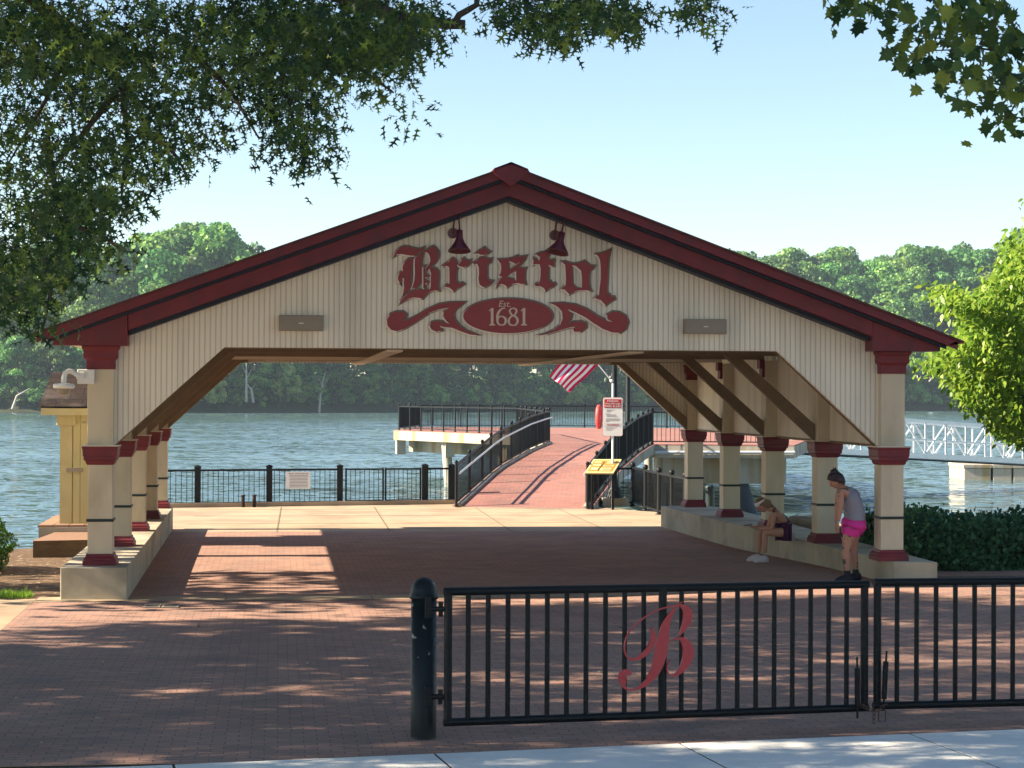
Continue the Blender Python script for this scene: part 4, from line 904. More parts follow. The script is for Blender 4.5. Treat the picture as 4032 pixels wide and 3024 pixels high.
q.tube([gp(0, -.16, -.05), gp(Lg, -.16, -.05)], .035, 6); q.build('cable_pipe', m_fence, gw)
# floating concrete dock
for i, (x0, x1, lb) in enumerate(((3797, 3903, 'sunlit concrete pier block in the water under the gangway, left end'), (3912, 3985, 'stained shaded concrete pier block in the water, the middle one'), (3992, 4120, 'dark concrete pier block in the water at the right edge'))):
    a = camxy((x0-2016)/FL*88, 88, WZ); b = camxy((x1-2016)/FL*88, 88, WZ); t = empty('concrete_block', a, lb, 'pier block', 'concrete blocks of the dock in the river')
    wx = (b-a).length; q = MB(); q.box((0, 0, -.3), (wx, 3., .52)); q.build('body', m_pier, t, bevel=.03); q = MB(); q.box((-.04, -.06, .524), (wx+.04, 3.05, .68)); q.build('cap', m_pier, t, bevel=.02); t.rotation_euler = (0, 0, -YAW)
a = camxy((3960-2016)/FL*89, 89, -.22); t = empty('roller_housing', a, 'dark box under the gangway on top of the dock blocks', 'housing'); q = MB(); q.box((-.55, 0, 0), (.6, 1.2, .26)); q.build('box', m_ink, t, bevel=.02); q = MB(); q.tube([(-.1, -.1, 0), (-.1, -.1, .5)], .03, 6); q.tube([(.1, -.1, 0), (.1, -.1, .5)], .03, 6); q.build('rods', m_alu, t)

# ---------------------------------------------------------------- shed on the left with deck and step
sh = empty('shed', (-7.2, 9.6, 0), 'small yellow boarded shed with a brown shingle roof behind the left columns', 'shed')
Ys = 9.2; zb = onz(235, 2068, 0)
a = ony(235, 2068, Ys); xs0 = a[0]; zs0 = a[2]; e0 = ony(150, 1600, Ys-.35); zt = ony(235, 1612, Ys)[2]; xs1 = xs0+1.35
o0 = Vector(sh.location)
def sb(name, a_, b_, m_, bev=0): q = MB(); q.box(Vector(a_)-o0, Vector(b_)-o0); return q.build(name, m_, sh, bevel=bev)
sb('wall', (xs0, Ys, zs0), (xs1, Ys+2.2, zt), m_yel)
sb('door_frame', (xs0, Ys-.03, zs0), (xs0+.22, Ys-.002, zt), m_yel)
sb('frieze', (xs0+.22, Ys-.02, zt-.22), (xs1, Ys-.002, zt), m_yellow)
dr = sb('door', (xs0+.24, Ys-.035, zs0+.02), (xs1-.3, Ys-.004, zt-.25), m_yellow)
sb('pilaster_cap', (xs0-.06, Ys-.07, zt-.30), (xs0+.28, Ys-.031, zt-.002), m_yel, .02)
sb('latch', (xs0+.12, Ys-.07, zs0+.98), (xs0+.42, Ys-.036, zs0+1.06), m_grey)
ez = e0[2]; rz = ony(172, 1463, Ys+.9)[2]; ex = e0[0]
q = MB()
q.add([Vector(p)-o0 for p in [(ex, Ys-.35, ez), (xs1+.3, Ys-.35, ez), (xs1+.3, Ys+1.1, rz), (ex+.1, Ys+1.1, rz), (xs1+.3, Ys+2.55, ez), (ex, Ys+2.55, ez)]], [(0, 1, 2, 3), (3, 2, 4, 5)])
q.add([Vector(p)-o0 for p in [(ex, Ys-.35, ez-.03), (xs1+.3, Ys-.35, ez-.03), (xs1+.3, Ys+1.1, rz-.05), (ex+.1, Ys+1.1, rz-.05), (xs1+.3, Ys+2.55, ez-.03), (ex, Ys+2.55, ez-.03)]], [(0, 3, 2, 1), (3, 5, 4, 2)])
m_shroof = brick_mat('shingle_courses', (.030, .017, .012), (.018, .011, .009), (.008, .006, .005), 2.2)
q.build('roof', m_shroof, sh)
sb('eave_board', (ex+.05, Ys-.34, ez-.16), (xs1+.3, Ys-.02, ez-.034), m_yel)
dk = empty('deck_step', (-8, 8, 0), 'timber deck and step in front of the yellow shed', 'deck'); o0 = Vector(dk.location)
a = ony(148, 2068, Ys-.45)
q = MB()
for k in range(7): q.box(Vector((a[0]+k*.28, Ys-.44, a[2]-.04))-o0, Vector((a[0]+k*.28+.265, Ys+2.6, a[2]))-o0)
q.build('boards', m_wood, dk)
q = MB(); q.box(Vector((a[0]+.02, Ys-.46, a[2]-.24))-o0, Vector((a[0]+1.95, Ys-.442, a[2]-.042))-o0); q.box(Vector((a[0]+.02, Ys-.44, -.9))-o0, Vector((a[0]+.05, Ys+2.6, a[2]-.045))-o0); q.build('skirt', m_greywood, dk)
b = onz(130, 2178, 0.); st_y = 6.6
b = ony(130, 2130, 6.6)
q = MB(); q.add([Vector(p)-o0 for p in [(b[0], 6.6, -.05), (b[0]+1.7, 7.0, -.05), (b[0]+1.7, 8.72, -.05), (b[0]+.15, 8.72, -.05), (b[0], 6.6, b[2]), (b[0]+1.7, 7.0, b[2]), (b[0]+1.7, 8.72, b[2]), (b[0]+.15, 8.72, b[2])]], [(0,1,5,4), (1,2,6,5), (2,3,7,6), (3,0,4,7)], 0)
q.add([Vector(p)-o0 for p in [(b[0]-.02, 6.57, b[2]+.002), (b[0]+1.7, 6.97, b[2]+.002), (b[0]+1.7, 8.72, b[2]+.002), (b[0]+.13, 8.72, b[2]+.002)]], [(0, 1, 2, 3)], 1)
q.build('step', [m_oldwood, m_wood], dk)

# ---------------------------------------------------------------- boulders
def boulder(p, r, sc, label, seed):
    rr = np.random.default_rng(seed); bm = bmesh.new(); bmesh.ops.create_icosphere(bm, subdivisions=3, radius=1)
    offs = rr.normal(size=(6, 3)); ph = rr.uniform(0, 6, 6)
    for v in bm.verts:
        c = np.array(v.co); k = 1+sum(.07*math.sin(2.6*float(c@o_)+p_) for o_, p_ in zip(offs, ph)); c = c*k; c = np.clip(c, -.82, .86); v.co = Vector((c[0]*sc[0], c[1]*sc[1], c[2]*sc[2]))*r
    me = bpy.data.meshes.new('boulder'); bm.to_mesh(me); bm.free(); me.materials.append(m_rock)
    for f in me.polygons: f.use_smooth = False
    o = link('boulder', me); o.location = p; o.rotation_euler = (0, 0, rr.uniform(0, 6)); tag(o, label, 'boulder', 'riprap boulders'); return o
boulder(Vector(atd(3160, 2092, 38)), .40, (1.2, 1, .85), 'pointed brown boulder between the seated person and the second column from the right front', 1)
boulder(Vector(atd(3425, 2110, 36)), .42, (1.25, 1, .9), 'reddish boulder behind the person in pink shorts', 2)
boulder(Vector(atd(3340, 2120, 37)), .3, (1, 1, .8), 'small boulder behind the standing person, beside the reddish one', 3)
boulder(Vector(atd(2990, 2070, 40)), .3, (1.2, 1, .7), 'grey boulder at the water behind the seated person', 4)

# ---------------------------------------------------------------- foliage
def leaf_mesh(name, pos, nrm, size, shape, mats, parent=None, droop=None):
    """one leaf-shaped n-gon per position; shape = 2D outline with base at origin; nrm random orientation"""
    n = len(pos); k = len(shape); sh_ = np.array(shape)
    z = nrm/np.linalg.norm(nrm, axis=1, keepdims=True)
    a = rng.normal(size=(n, 3)) if droop is None else droop
    x = a-(a*z).sum(1)[:, None]*z; x /= np.linalg.norm(x, axis=1, keepdims=True)+1e-9; y = np.cross(z, x)
    s_ = size[:, None, None]
    v = pos[:, None, :]+s_*(sh_[None, :, 0, None]*x[:, None, :]+sh_[None, :, 1, None]*y[:, None, :]+(.25*np.abs(sh_[None, :, 1, None])-.12*sh_[None, :, 0, None]**2)*z[:, None, :])
    me = bpy.data.meshes.new(name); me.vertices.add(n*k); me.vertices.foreach_set('co', v.reshape(-1).astype(np.float32))
    me.loops.add(n*k); me.loops.foreach_set('vertex_index', np.arange(n*k, dtype=np.int32))
    me.polygons.add(n); me.polygons.foreach_set('loop_start', np.arange(0, n*k, k, dtype=np.int32)); me.polygons.foreach_set('loop_total', np.full(n, k, dtype=np.int32))
    me.update(calc_edges=True); me.validate(); me.materials.append(mats)
    return link(name, me, parent)
OAK = [(0, 0), (.12, -.04), (.2, -.30), (.30, -.07), (.45, -.06), (.60, -.40), (.62, -.08), (.74, -.07), (.90, -.24), (.84, -.05), (1.1, 0), (.84, .05), (.90, .24), (.74, .07), (.62, .08), (.60, .40), (.45, .06), (.30, .07), (.2, .30), (.12, .04)]
MAPLE = [(0, 0), (.08, -.28), (.02, -.52), (.30, -.36), (.42, -.66), (.58, -.38), (.78, -.40), (.74, -.20), (1.12, 0), (.74, .20), (.78, .40), (.58, .38), (.42, .66), (.30, .36), (.02, .52), (.08, .28)]
OVAL = [(0, 0), (.22, -.2), (.55, -.25), (.85, -.13), (1.08, 0), (.85, .13), (.55, .25), (.22, .2)]
QUAD = [(0, 0), (.3, -.42), (.8, -.36), (1, .05), (.62, .46), (.2, .34)]
def inpoly(x, y, poly):
    c = np.zeros(len(x), bool); n = len(poly)
    for i in range(n):
        x0, y0 = poly[i]; x1, y1 = poly[(i+1) % n]
        m_ = ((y0 > y) != (y1 > y)) & (x < (x1-x0)*(y-y0)/(y1-y0+1e-9)+x0); c ^= m_
    return c
def sprigs(centres, nl, spread, lean):
    """leaves clustered round twig ends"""
    n = len(centres); c = np.repeat(centres, nl, 0); off = rng.normal(size=(n*nl, 3))*spread*np.array([1, 1, .65])
    pos = c+off; out_ = off/(np.linalg.norm(off, axis=1, keepdims=True)+1e-6)
    return pos, out_
def sample_mask(polys, n, d0, d1, gap=-9):
    P_ = []
    for poly, dens in polys:
        xs = [p[0] for p in poly]; ys = [p[1] for p in poly]; m_ = int(dens*n)
        x = rng.uniform(min(xs), max(xs), m_*4); y = rng.uniform(min(ys), max(ys), m_*4); k = inpoly(x, y, poly); x = x[k][:m_]; y = y[k][:m_]
        g = np.sin(x*.043+1.3*np.sin(y*.021))*np.sin(y*.051+1.7*np.sin(x*.017+2))+.35*np.sin(x*.11+y*.07); kk = g > gap; x = x[kk]; y = y[kk]
        d = rng.uniform(d0, d1, len(x)); P_ += [atd(a*1.8228, b*1.8228, c) for a, b, c in zip(x, y, d)]
    return np.array(P_)
m_oak = leafmat('oak_leaves', (.010, .034, .015), (.10, .16, .022), (.028, .065, .02), trans=.42, patch=.9)
oak = empty('oak_tree', (-11.5, -11.5, 0), 'large dark oak whose drooping branches fill the upper left', 'tree')
OT = np.array(oak.location)
polys = [([(0,0),(960,0),(925,60),(905,110),(850,120),(700,110),(560,130),(400,150),(0,160)], 1.0),
 ([(0,150),(560,120),(690,100),(640,230),(520,240),(470,290),(430,330),(340,330),(260,430),(0,440)], .62),
 ([(0,420),(235,410),(320,335),(400,335),(375,365),(285,390),(268,445),(222,470),(212,500),(262,540),(180,555),(165,590),(115,635),(85,695),(50,720),(0,715)], .50),
 ([(560,120),(690,100),(705,190),(690,265),(668,352),(630,330),(590,360),(540,350),(515,300),(500,250),(540,200)], .15),
 ([(720,150),(905,60),(900,120),(870,130),(850,170),(872,180),(872,245),(840,250),(795,248),(790,190),(740,180)], .07),
 ([(640,90),(900,60),(905,115),(860,125),(780,140),(650,160)], .09)]
CN = sample_mask(polys, 560, 13, 20, -.02)
pos, nr = sprigs(CN, 20, .135, 0)
polys2 = [([(1055,0),(1150,0),(1150,55),(1100,50)], .35), ([(1150,0),(1215,0),(1205,60),(1200,108),(1170,90),(1155,40)], .45), ([(1215,0),(1375,0),(1375,70),(1340,75),(1300,40),(1240,40)], .8), ([(1200,60),(1260,50),(1250,75),(1205,90)], .12), ([(1470,0),(1530,0),(1536,50),(1505,45)], .28)]
CN2 = sample_mask(polys2, 60, 13, 16)
pos2, nr2 = sprigs(CN2, 9, .085, 0)
# the rest of the crown, above and left of the frame
m_ = 3300; u = rng.normal(size=(m_*2, 3)); u /= np.linalg.norm(u, axis=1, keepdims=True); rad = rng.uniform(.55, 1, (m_*2, 1))**.6
cc = OT+np.array([.5, 2.2, 9.4])+u*rad*np.array([10.5, 8.9, 5.0])
def inframe(q, mx=60):
    v = q-CAM; d = v@FW; x = 2016+FL*(v@RT)/d; y = 1512-FL*(v@UP)/d
    return (d > .5) & (x > -mx) & (x < 4032+mx) & (y > -mx) & (y < 3024+mx)
cc = cc[~inframe(cc)][:m_]; cc = cc[cc[:, 2] > 4.6]
sx_ = cc[:, 0]+1.66*cc[:, 2]; cc = cc[~((cc[:, 1] > -2.9) & (sx_ < -.5)) & (cc[:, 1] < -1.5)]
sx_ = cc[:, 0]+1.66*cc[:, 2]; cc = cc[~(np.sin(2.6*cc[:, 1]+1.1*np.sin(.35*sx_))*np.sin(.55*sx_+cc[:, 1]) > .60)]  # unseen clusters dropped by where their shadows fall, leaving sun streaks on the paving
pos3, nr3 = sprigs(cc, 12, .30, 0)
pos = np.concatenate([pos, pos2]); nr = np.concatenate([nr, nr2])
k3 = ~inframe(pos3, 300); pos3 = pos3[k3]; nr3 = nr3[k3]
allp = np.concatenate([pos, pos3])-OT; alln = np.concatenate([nr, nr3])+rng.normal(size=(len(allp), 3))*.9+np.array([0, 0, .5])
sz = np.concatenate([rng.uniform(.078, .13, len(pos)), rng.uniform(.36, .52, len(pos3))])
dr_ = np.concatenate([nr, nr3])*.8+np.array([0, 0, -.7])+rng.normal(size=(len(allp), 3))*.5
leaf_mesh('crown', allp, alln, sz, OAK, m_oak, oak, dr_)
q = MB(); q.tube([(0, 0, -.2), (.1, 0, .4), (.2, .1, 2.5), (.5, .2, 5), (.6, .5, 8)], [.75, .5, .42, .36, .22], 14); q.build('trunk', m_bark, oak)
q = MB()
def W2(x, y, d): return Vector(atd(x*1.8228, y*1.8228, d)-OT)
TR = Vector((.5, .2, 5.2))
q.tube([TR, W2(-200, -200, 17), W2(150, 60, 17.5), W2(230, 130, 17.5), W2(265, 190, 17.5), W2(275, 300, 17.3), W2(262, 430, 17)], [.2, .12, .05, .04, .032, .02, .01], 8)
q.tube([W2(150, 60, 17.5), W2(190, 100, 17.4), W2(300, 220, 17), W2(360, 260, 17)], [.04, .03, .02, .01], 7)
q.tube([TR+Vector((0, 0, .8)), W2(300, -160, 15), W2(700, -30, 15), W2(850, 35, 15), W2(920, 48, 15), W2(975, 52, 15), W2(1005, 53, 15)], [.22, .14, .085, .055, .045, .04, .035], 10)
q.tube([W2(980, 52, 15), W2(992, 32, 15), W2(1010, 22, 15), W2(1030, 10, 15), W2(1030, -20, 15), W2(1100, -70, 15)], [.025, .026, .024, .024, .022, .018], 8)
q.tube([W2(1030, 12, 15), W2(1045, 12, 15), W2(1085, -5, 14.9), W2(1180, 20, 14.8), W2(1190, 60, 14.8)], [.01, .008, .007, .006, .005], 6)
q.tube([W2(1085, -5, 14.9), W2(1230, 5, 14.8), W2(1320, 20, 14.8), W2(1350, 50, 14.8)], [.007, .007, .006, .004], 6)
q.tube([W2(1230, -30, 14.8), W2(1400, -40, 14.8), W2(1500, -10, 14.8), W2(1515, 30, 14.8)], [.01, .008, .006, .004], 6)
for (x, y), (x2, y2) in (((250, 200), (60, 420)), ((100, 300), (120, 600)), ((400, 100), (560, 300)), ((560, 60), (640, 300)), ((600, 60), (850, 200)), ((120, 480), (270, 545)), ((100, 560), (90, 720)), ((300, 280), (400, 370)), ((150, 100), (20, 350))):
    q.tube([W2(x, y, 16.5), W2((x+x2)/2+15, (y+y2)/2-10, 16.3), W2(x2, y2, 16)], [.035, .02, .008], 6)
q.build('branches', m_bark, oak)

# out of frame tree on the left that dapples the light under the roof
m_shade = leafmat('linden_leaves', (.03, .07, .015), (.06, .11, .02), trans=.3)
t2 = empty('linden_tree', (-14.5, 1.0, 0), 'broad linden standing left of the pavilion outside the picture', 'tree')
u = rng.normal(size=(90, 3)); u /= np.linalg.norm(u, axis=1, keepdims=True); c_ = np.array([0, .2, 7.])+u*rng.uniform(.3, 1, (90, 1))*np.array([3.4, 3.6, 3.0])
w_c = c_+np.array([-14.5, 1.0, 0]); c_ = c_[~inframe(w_c, 150)]
ps, nn_ = sprigs(c_, 12, .32, 0); leaf_mesh('crown', ps, nn_+rng.normal(size=ps.shape), rng.uniform(.2, .3, len(ps)), MAPLE, m_shade, t2)
q = MB(); q.tube([(0, 0, 0), (.1, 0, 3), (0, .3, 7)], [.3, .22, .1], 10)
for k in range(7): a_ = k*.9; q.tube([(.05, .1, 3.5+k*.4), (1.6*math.cos(a_), 1+2.4*math.sin(a_), 6+k*.3)], [.1, .03], 7)
q.build('trunk', m_bark, t2)

# maple, upper right, trunk outside
m_map = leafmat('maple_leaves', (.03, .07, .02), (.15, .20, .03), (.05, .10, .025), trans=.45, patch=1.5)
mp_ = empty('maple_tree', (8.2, -14.5, 0), 'maple with lobed leaves hanging into the upper right corner', 'tree'); MT = np.array(mp_.location)
polys = [([(1820,0),(2010,0),(1990,25),(1960,30),(1920,35),(1880,30),(1850,25),(1825,15)], .6), ([(1990,0),(2160,0),(2170,60),(2110,50),(2060,40),(2000,50)], .75),
 ([(1930,65),(2000,55),(2040,40),(2212,60),(2212,200),(2180,160),(2140,150),(2080,180),(2040,160),(1990,130),(1940,110)], 1.9),
 ([(2080,200),(2130,150),(2212,140),(2212,220),(2170,215),(2120,225),(2090,220)], .55), ([(2110,270),(2150,235),(2200,225),(2212,150),(2212,240),(2170,280),(2140,285)], .4)]
CN = sample_mask(polys, 24, 13.5, 16.5)
pos, nr = sprigs(CN, 5, .10, 0)
u = rng.normal(size=(1500, 3)); u /= np.linalg.norm(u, axis=1, keepdims=True); cc = MT+np.array([0, 0, 8.6])+u*rng.uniform(.5, 1, (1500, 1))*np.array([5.2, 5.2, 4.2]); cc = cc[~inframe(cc, 120)]
pos3, nr3 = sprigs(cc, 9, .35, 0); k3 = ~inframe(pos3, 320); pos3 = pos3[k3]; nr3 = nr3[k3]
allp = np.concatenate([pos, pos3])-MT; nA = np.concatenate([nr, nr3])
leaf_mesh('crown', allp, nA+rng.normal(size=allp.shape)*.9+np.array([0, -.5, .5]), np.concatenate([rng.uniform(.075, .125, len(pos)), rng.uniform(.2, .28, len(pos3))]), MAPLE, m_map, mp_, nA+np.array([-.3, 0, -.8])+rng.normal(size=allp.shape)*.5)
def W3(x, y, d): return Vector(atd(x*1.8228, y*1.8228, d)-MT)
q = MB(); q.tube([(0, 0, -.1), (.05, 0, 3), (0, .1, 6), (.1, 0, 9)], [.34, .26, .2, .1], 12); q.build('trunk', m_bark, mp_)
q = MB()
q.tube([(0, .1, 5.4), W3(2320, 60, 15), W3(2212, 278*.98/1, 15)*1.0+Vector((0, 0, .0)), W3(2150, 262, 15), W3(2100, 258, 15)], [.08, .03, .014, .01, .005], 7) if False else None
q.tube([(0, .1, 5.2), W3(2330, 120, 15), W3(2212, 118, 15), W3(2120, 105, 15), W3(2000, 110, 15)], [.09, .03, .012, .008, .004], 7)
q.tube([(0, .1, 6), W3(2300, -60, 15), W3(2065, -30, 15), W3(2066, 40, 15), W3(2068, 75, 15)], [.08, .03, .012, .009, .006], 7)
q.tube([W3(2330, 120, 15), W3(2240, 160, 15), W3(2170, 180, 15), W3(2130, 150, 15)], [.02, .01, .008, .004], 6)
q.tube([W3(2240, 160, 15), W3(2205, 200, 15), W3(2180, 250, 15), W3(2150, 275, 15)], [.01, .008, .006, .003], 6)
q.tube([W3(2068, 75, 15), W3(2050, 85, 15), W3(2000, 80, 15), W3(1955, 95, 15)], [.007, .006, .005, .003], 6)
q.build('branches', m_bark, mp_)

# dogwood by the gangway, sunlit
m_dog = leafmat('dogwood_leaves', (.10, .21, .02), (.30, .40, .05), (.18, .30, .03), trans=.45, rough=.4)
dg = empty('dogwood_tree', (10.3, 4.2, 0), 'bright yellow green dogwood at the right edge in front of the gangway', 'tree'); DT = np.array(dg.location)
polys = [([(2212,500),(2190,510),(2180,560),(2150,600),(2120,640),(2090,650),(2060,625),(2020,625),(2050,660),(2080,690),(2110,690),(2060,735),(2080,760),(2030,745),(2005,785),(2020,800),(2060,800),(2070,830),(2090,870),(2130,890),(2160,930),(2212,960),(2212,500)], 1.)]
CN = sample_mask(polys, 800, 32, 35.5)
u = rng.normal(size=(1100, 3)); u /= np.linalg.norm(u, axis=1, keepdims=True); cc = DT+np.array([-.3, 0, 3.9])+u*rng.uniform(.5, 1, (1100, 1))*np.array([2.1, 2.0, 2.2]); cc = cc[~inframe(cc, 0)]
CN = np.concatenate([CN, cc]); pos, nr = sprigs(CN, 13, .13, 0)
leaf_mesh('crown', pos-DT, rng.normal(size=pos.shape)*.6+np.array([-.4, -.3, .8]), rng.uniform(.09, .15, len(pos)), OVAL, m_dog, dg, np.array([[-.3, -.2, -1.]])+rng.normal(size=pos.shape)*.45)
q = MB(); q.tube([(0, 0, -.1), (.05, 0, 1.2), (0, .1, 3), (.1, 0, 5)], [.13, .1, .07, .03], 10)
for k in range(9): a_ = k*2.4; q.tube([(.02, .05, 1.4+.35*k), (.8*math.cos(a_), .8*math.sin(a_), 2.0+.35*k), (1.7*math.cos(a_), 1.6*math.sin(a_), 2.3+.4*k)], [.04, .025, .01], 6)
q.build('trunk', m_bark, dg)

# hedge and bush
m_hedge = leafmat('yew_needles', (.012, .065, .03), (.07, .18, .07), trans=.2)
def hedge(name, x0, x1, y0, y1, h, n, size, m, label, cat, zb=0., core=True, shape=QUAD, rounding=.0, inner=m_bark):
    t = empty(name, ((x0+x1)/2, (y0+y1)/2, zb), label, cat); c0 = np.array(t.location)
    f = rng.integers(0, 3, n); p = np.stack([rng.uniform(x0, x1, n), rng.uniform(y0, y1, n), rng.uniform(0, h, n)], 1)
    p[f == 0, 1] = y0+rng.normal(size=(f == 0).sum())*.05; p[f == 1, 2] = h+rng.normal(size=(f == 1).sum())*.05; xs_ = p[:, 0].copy(); k = (f == 2) & (xs_ < (x0+x1)/2); p[k, 0] = x0+rng.normal(size=k.sum())*.05
    bump_ = .07*np.sin(p[:, 0]*2.1)+.05*np.sin(p[:, 0]*5.3+p[:, 1]*2); p[:, 2] += bump_*(p[:, 2]/h); p[:, 1] += .07*np.sin(p[:, 0]*3.1+p[:, 2]*4)
    if rounding:
        cx_, cy_ = (x0+x1)/2, (y0+y1)/2; th = rng.uniform(0, 2*math.pi, n); ph = np.arccos(rng.uniform(-.75, 1, n)); r_ = 1+.08*np.sin(th*5)+.06*np.sin(ph*9+th*3)+rng.normal(size=n)*.03
        p = np.stack([cx_+(x1-x0)/2*r_*np.sin(ph)*np.cos(th), cy_+(y1-y0)/2*r_*np.sin(ph)*np.sin(th), h*.42+h*.58*r_*np.cos(ph)], 1)
    p[:, 2] += zb
    nr = (p-(c0+np.array([0, 0, h/2]))); nr = nr/np.linalg.norm(nr, axis=1, keepdims=True)+rng.normal(size=p.shape)*.8
    leaf_mesh('foliage', p-c0, nr, size*rng.uniform(.6, 1.3, n), shape, m, t, rng.normal(size=p.shape)+np.array([0, -.3, .9]))
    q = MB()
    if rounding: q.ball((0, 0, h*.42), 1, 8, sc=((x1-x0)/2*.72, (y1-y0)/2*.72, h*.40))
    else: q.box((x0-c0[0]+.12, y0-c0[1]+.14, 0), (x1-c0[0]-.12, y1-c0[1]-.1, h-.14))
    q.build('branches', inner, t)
    return t
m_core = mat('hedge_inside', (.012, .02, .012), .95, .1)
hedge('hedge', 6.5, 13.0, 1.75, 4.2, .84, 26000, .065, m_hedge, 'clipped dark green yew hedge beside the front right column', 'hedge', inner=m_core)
# loose shoots on top of the hedge
ht_ = [o for o in bpy.data.objects if o.name.startswith('hedge')][0]; q = MB(); sp = []
for k in range(42):
    x = random.uniform(-3., 2.9); y = random.uniform(-1.2, 1.2); h_ = random.uniform(.05, .22); a_ = Vector((x, y, .80)); b_ = a_+Vector((random.uniform(-.1, .1), random.uniform(-.05, .05), h_)); q.tube([a_, b_], [.006, .003], 4)
    for j in range(9): sp.append(a_.lerp(b_, random.random()))
q.build('shoots', m_core, ht_)
sp = np.array([tuple(v) for v in sp]); leaf_mesh('shoot_leaves', sp, rng.normal(size=sp.shape), rng.uniform(.04, .07, len(sp)), OVAL, m_hedge, ht_)
m_bush = leafmat('boxwood_leaves', (.03, .10, .012), (.14, .28, .02), (.07, .17, .015), trans=.3)
hedge('bush', -9.1, -7.42, 3.3, 4.9, .92, 10000, .055, m_bush, 'round green boxwood bush on the mulch at the left edge', 'bush', rounding=1, shape=OVAL, inner=m_core)
# grass patch at the left edge
m_grass = leafmat('grass_blades', (.10, .22, .02), (.24, .36, .04), trans=.4)
n = 5200; p = np.stack([rng.uniform(-9.6, -6.55, n), rng.uniform(-.25, .7, n), np.zeros(n)], 1); k = (p[:, 0]+9.6)/3.05; keep = rng.uniform(size=n) > k**2*1.05*(p[:, 1] > .2)+0*(k); p = p[keep]
o = leaf_mesh('grass', p, rng.normal(size=p.shape)*np.array([1, 1, .15]), rng.uniform(.05, .11, len(p)), [(0, -.06), (.6, -.05), (1, 0), (.6, .05), (0, .06)], m_grass, None, np.array([[0, 0, 1.]])+rng.normal(size=p.shape)*.35)
tag(o, 'sunlit bright green grass at the left edge of the paving', 'grass', kind='stuff')
# fallen leaves
n = 150; p = np.stack([rng.uniform(-6, 7, n), rng.uniform(-11.8, -.6, n), np.full(n, .016)], 1)
p[:40, 0] = rng.uniform(-8.5, -6.3, 40); p[:40, 1] = rng.uniform(.5, 6, 40)
m_lit = leafmat('dry_leaves', (.30, .20, .10), (.50, .42, .30), trans=.1)
o = leaf_mesh('fallen_leaves', p, np.array([[0, 0, 1.]])+rng.normal(size=p.shape)*.2, rng.uniform(.03, .09, n), OVAL, m_lit); tag(o, 'dry leaves and bits scattered over the brick paving', 'leaves', kind='stuff')

# ---------------------------------------------------------------- far shore
SH = [(-140, 360), (-90, 350), (-48.5, 337), (-7.6, 351), (45, 400), (87, 440), (158, 450), (230, 470), (330, 500)]
mb = MB(); vs = []
for x, y in SH: vs += [(x, y-4, -1.2), (x, y+1, -.45), (x, y+6, 1.2), (x, y+40, 3.5), (x, y+150, 7)]
mb.add(vs, [(i*5+j, i*5+5+j, i*5+6+j, i*5+1+j) for i in range(len(SH)-1) for j in range(4)], 0, True)
tag(mb.build('far_bank', m_bank), kind='structure')
def shore_y(x):
    for (x0, y0), (x1, y1) in zip(SH, SH[1:]):
        if x0 <= x <= x1: return y0+(y1-y0)*(x-x0)/(x1-x0)
    return SH[0][1] if x < SH[0][0] else SH[-1][1]
m_far = leafmat('far_leaves', (.045, .125, .035), (.20, .32, .07), (.095, .205, .05), trans=.40, objvar=True, patch=.22)
m_farb = leafmat('willow_leaves', (.26, .36, .08), (.42, .50, .16), trans=.4)
def tree_proto(seed, Ht, Wd, nblob, nleaf, kind=0):
    r = np.random.default_rng(seed); cs = []
    for i in range(nblob):
        t_ = r.uniform(0, 1)**.8; z = Ht*(.18+.76*t_); rr = Wd*(math.sin(math.pi*min(1, .12+.86*t_))**.7)*(1 if kind == 0 else .8)
        a_ = r.uniform(0, 6.28); k = r.uniform(.2, 1)**.5*rr*.8; cs.append((k*math.cos(a_), k*math.sin(a_), z, r.uniform(.16, .34)*Wd))
    cs = np.array(cs); idx = r.integers(0, nblob, nleaf); u = r.normal(size=(nleaf, 3)); u /= np.linalg.norm(u, axis=1, keepdims=True); u[:, 2] = np.where(u[:, 2] < -.35, -u[:, 2], u[:, 2])
    p = cs[idx, :3]+u*cs[idx, 3:4]*r.uniform(.75, 1.12, (nleaf, 1))*np.array([1, 1, .8])
    return p, u, cs
protos = []
def far_tree(seed, Ht, Wd, m, label, group, name='tree', nb=38, nl=3000, sz=.62):
    p, u, cs = tree_proto(seed, Ht, Wd, nb, nl); t = empty(name, (0, 0, 0), label, 'tree', group)
    global rng
    leaf_mesh('crown', p, u+rng.normal(size=p.shape)*.55, rng.uniform(.6, 1.4, len(p))*sz, QUAD, m, t)
    q = MB(); q.tube([(0, 0, -1), (.1, .1, Ht*.4), (0, .2, Ht*.85)], [Ht*.016, Ht*.011, .06], 7)
    for c in cs[::4]: q.tube([(0.05, .1, c[2]*.6), (c[0]*.9, c[1]*.9, c[2])], [.12, .04], 5)
    q.build('trunk', m_bark, t); return t
LBL = 'leafy green tree in the wood along the far river bank'; GRP = 'trees of the wood along the far bank'
for i, (Ht, Wd) in enumerate(((22, 6.2), (25, 7), (20, 6.5), (24, 5.4), (18, 6))): protos.append([far_tree(100+i, Ht, Wd, m_far, LBL, GRP, nl=7500, sz=.44), Ht, False])
shr = far_tree(120, 5.2, 4.2, m_far, 'low leafy shrub at the foot of the wood on the far bank', 'shrubs at the foot of the far wood', 'shrub', 16, 2200, .42)
def place(pr_, x, y, z, s_, sz=None):
    if isinstance(pr_, list):
        t = pr_[0] if not pr_[2] else copy_tree(pr_[0]); pr_[2] = True
    else: t = pr_
    t.location = (x, y, z); t.rotation_euler = (0, 0, random.uniform(0, 6.28)); t.scale = (s_*random.uniform(.85, 1.2), s_*random.uniform(.85, 1.2), (sz or s_)); return t
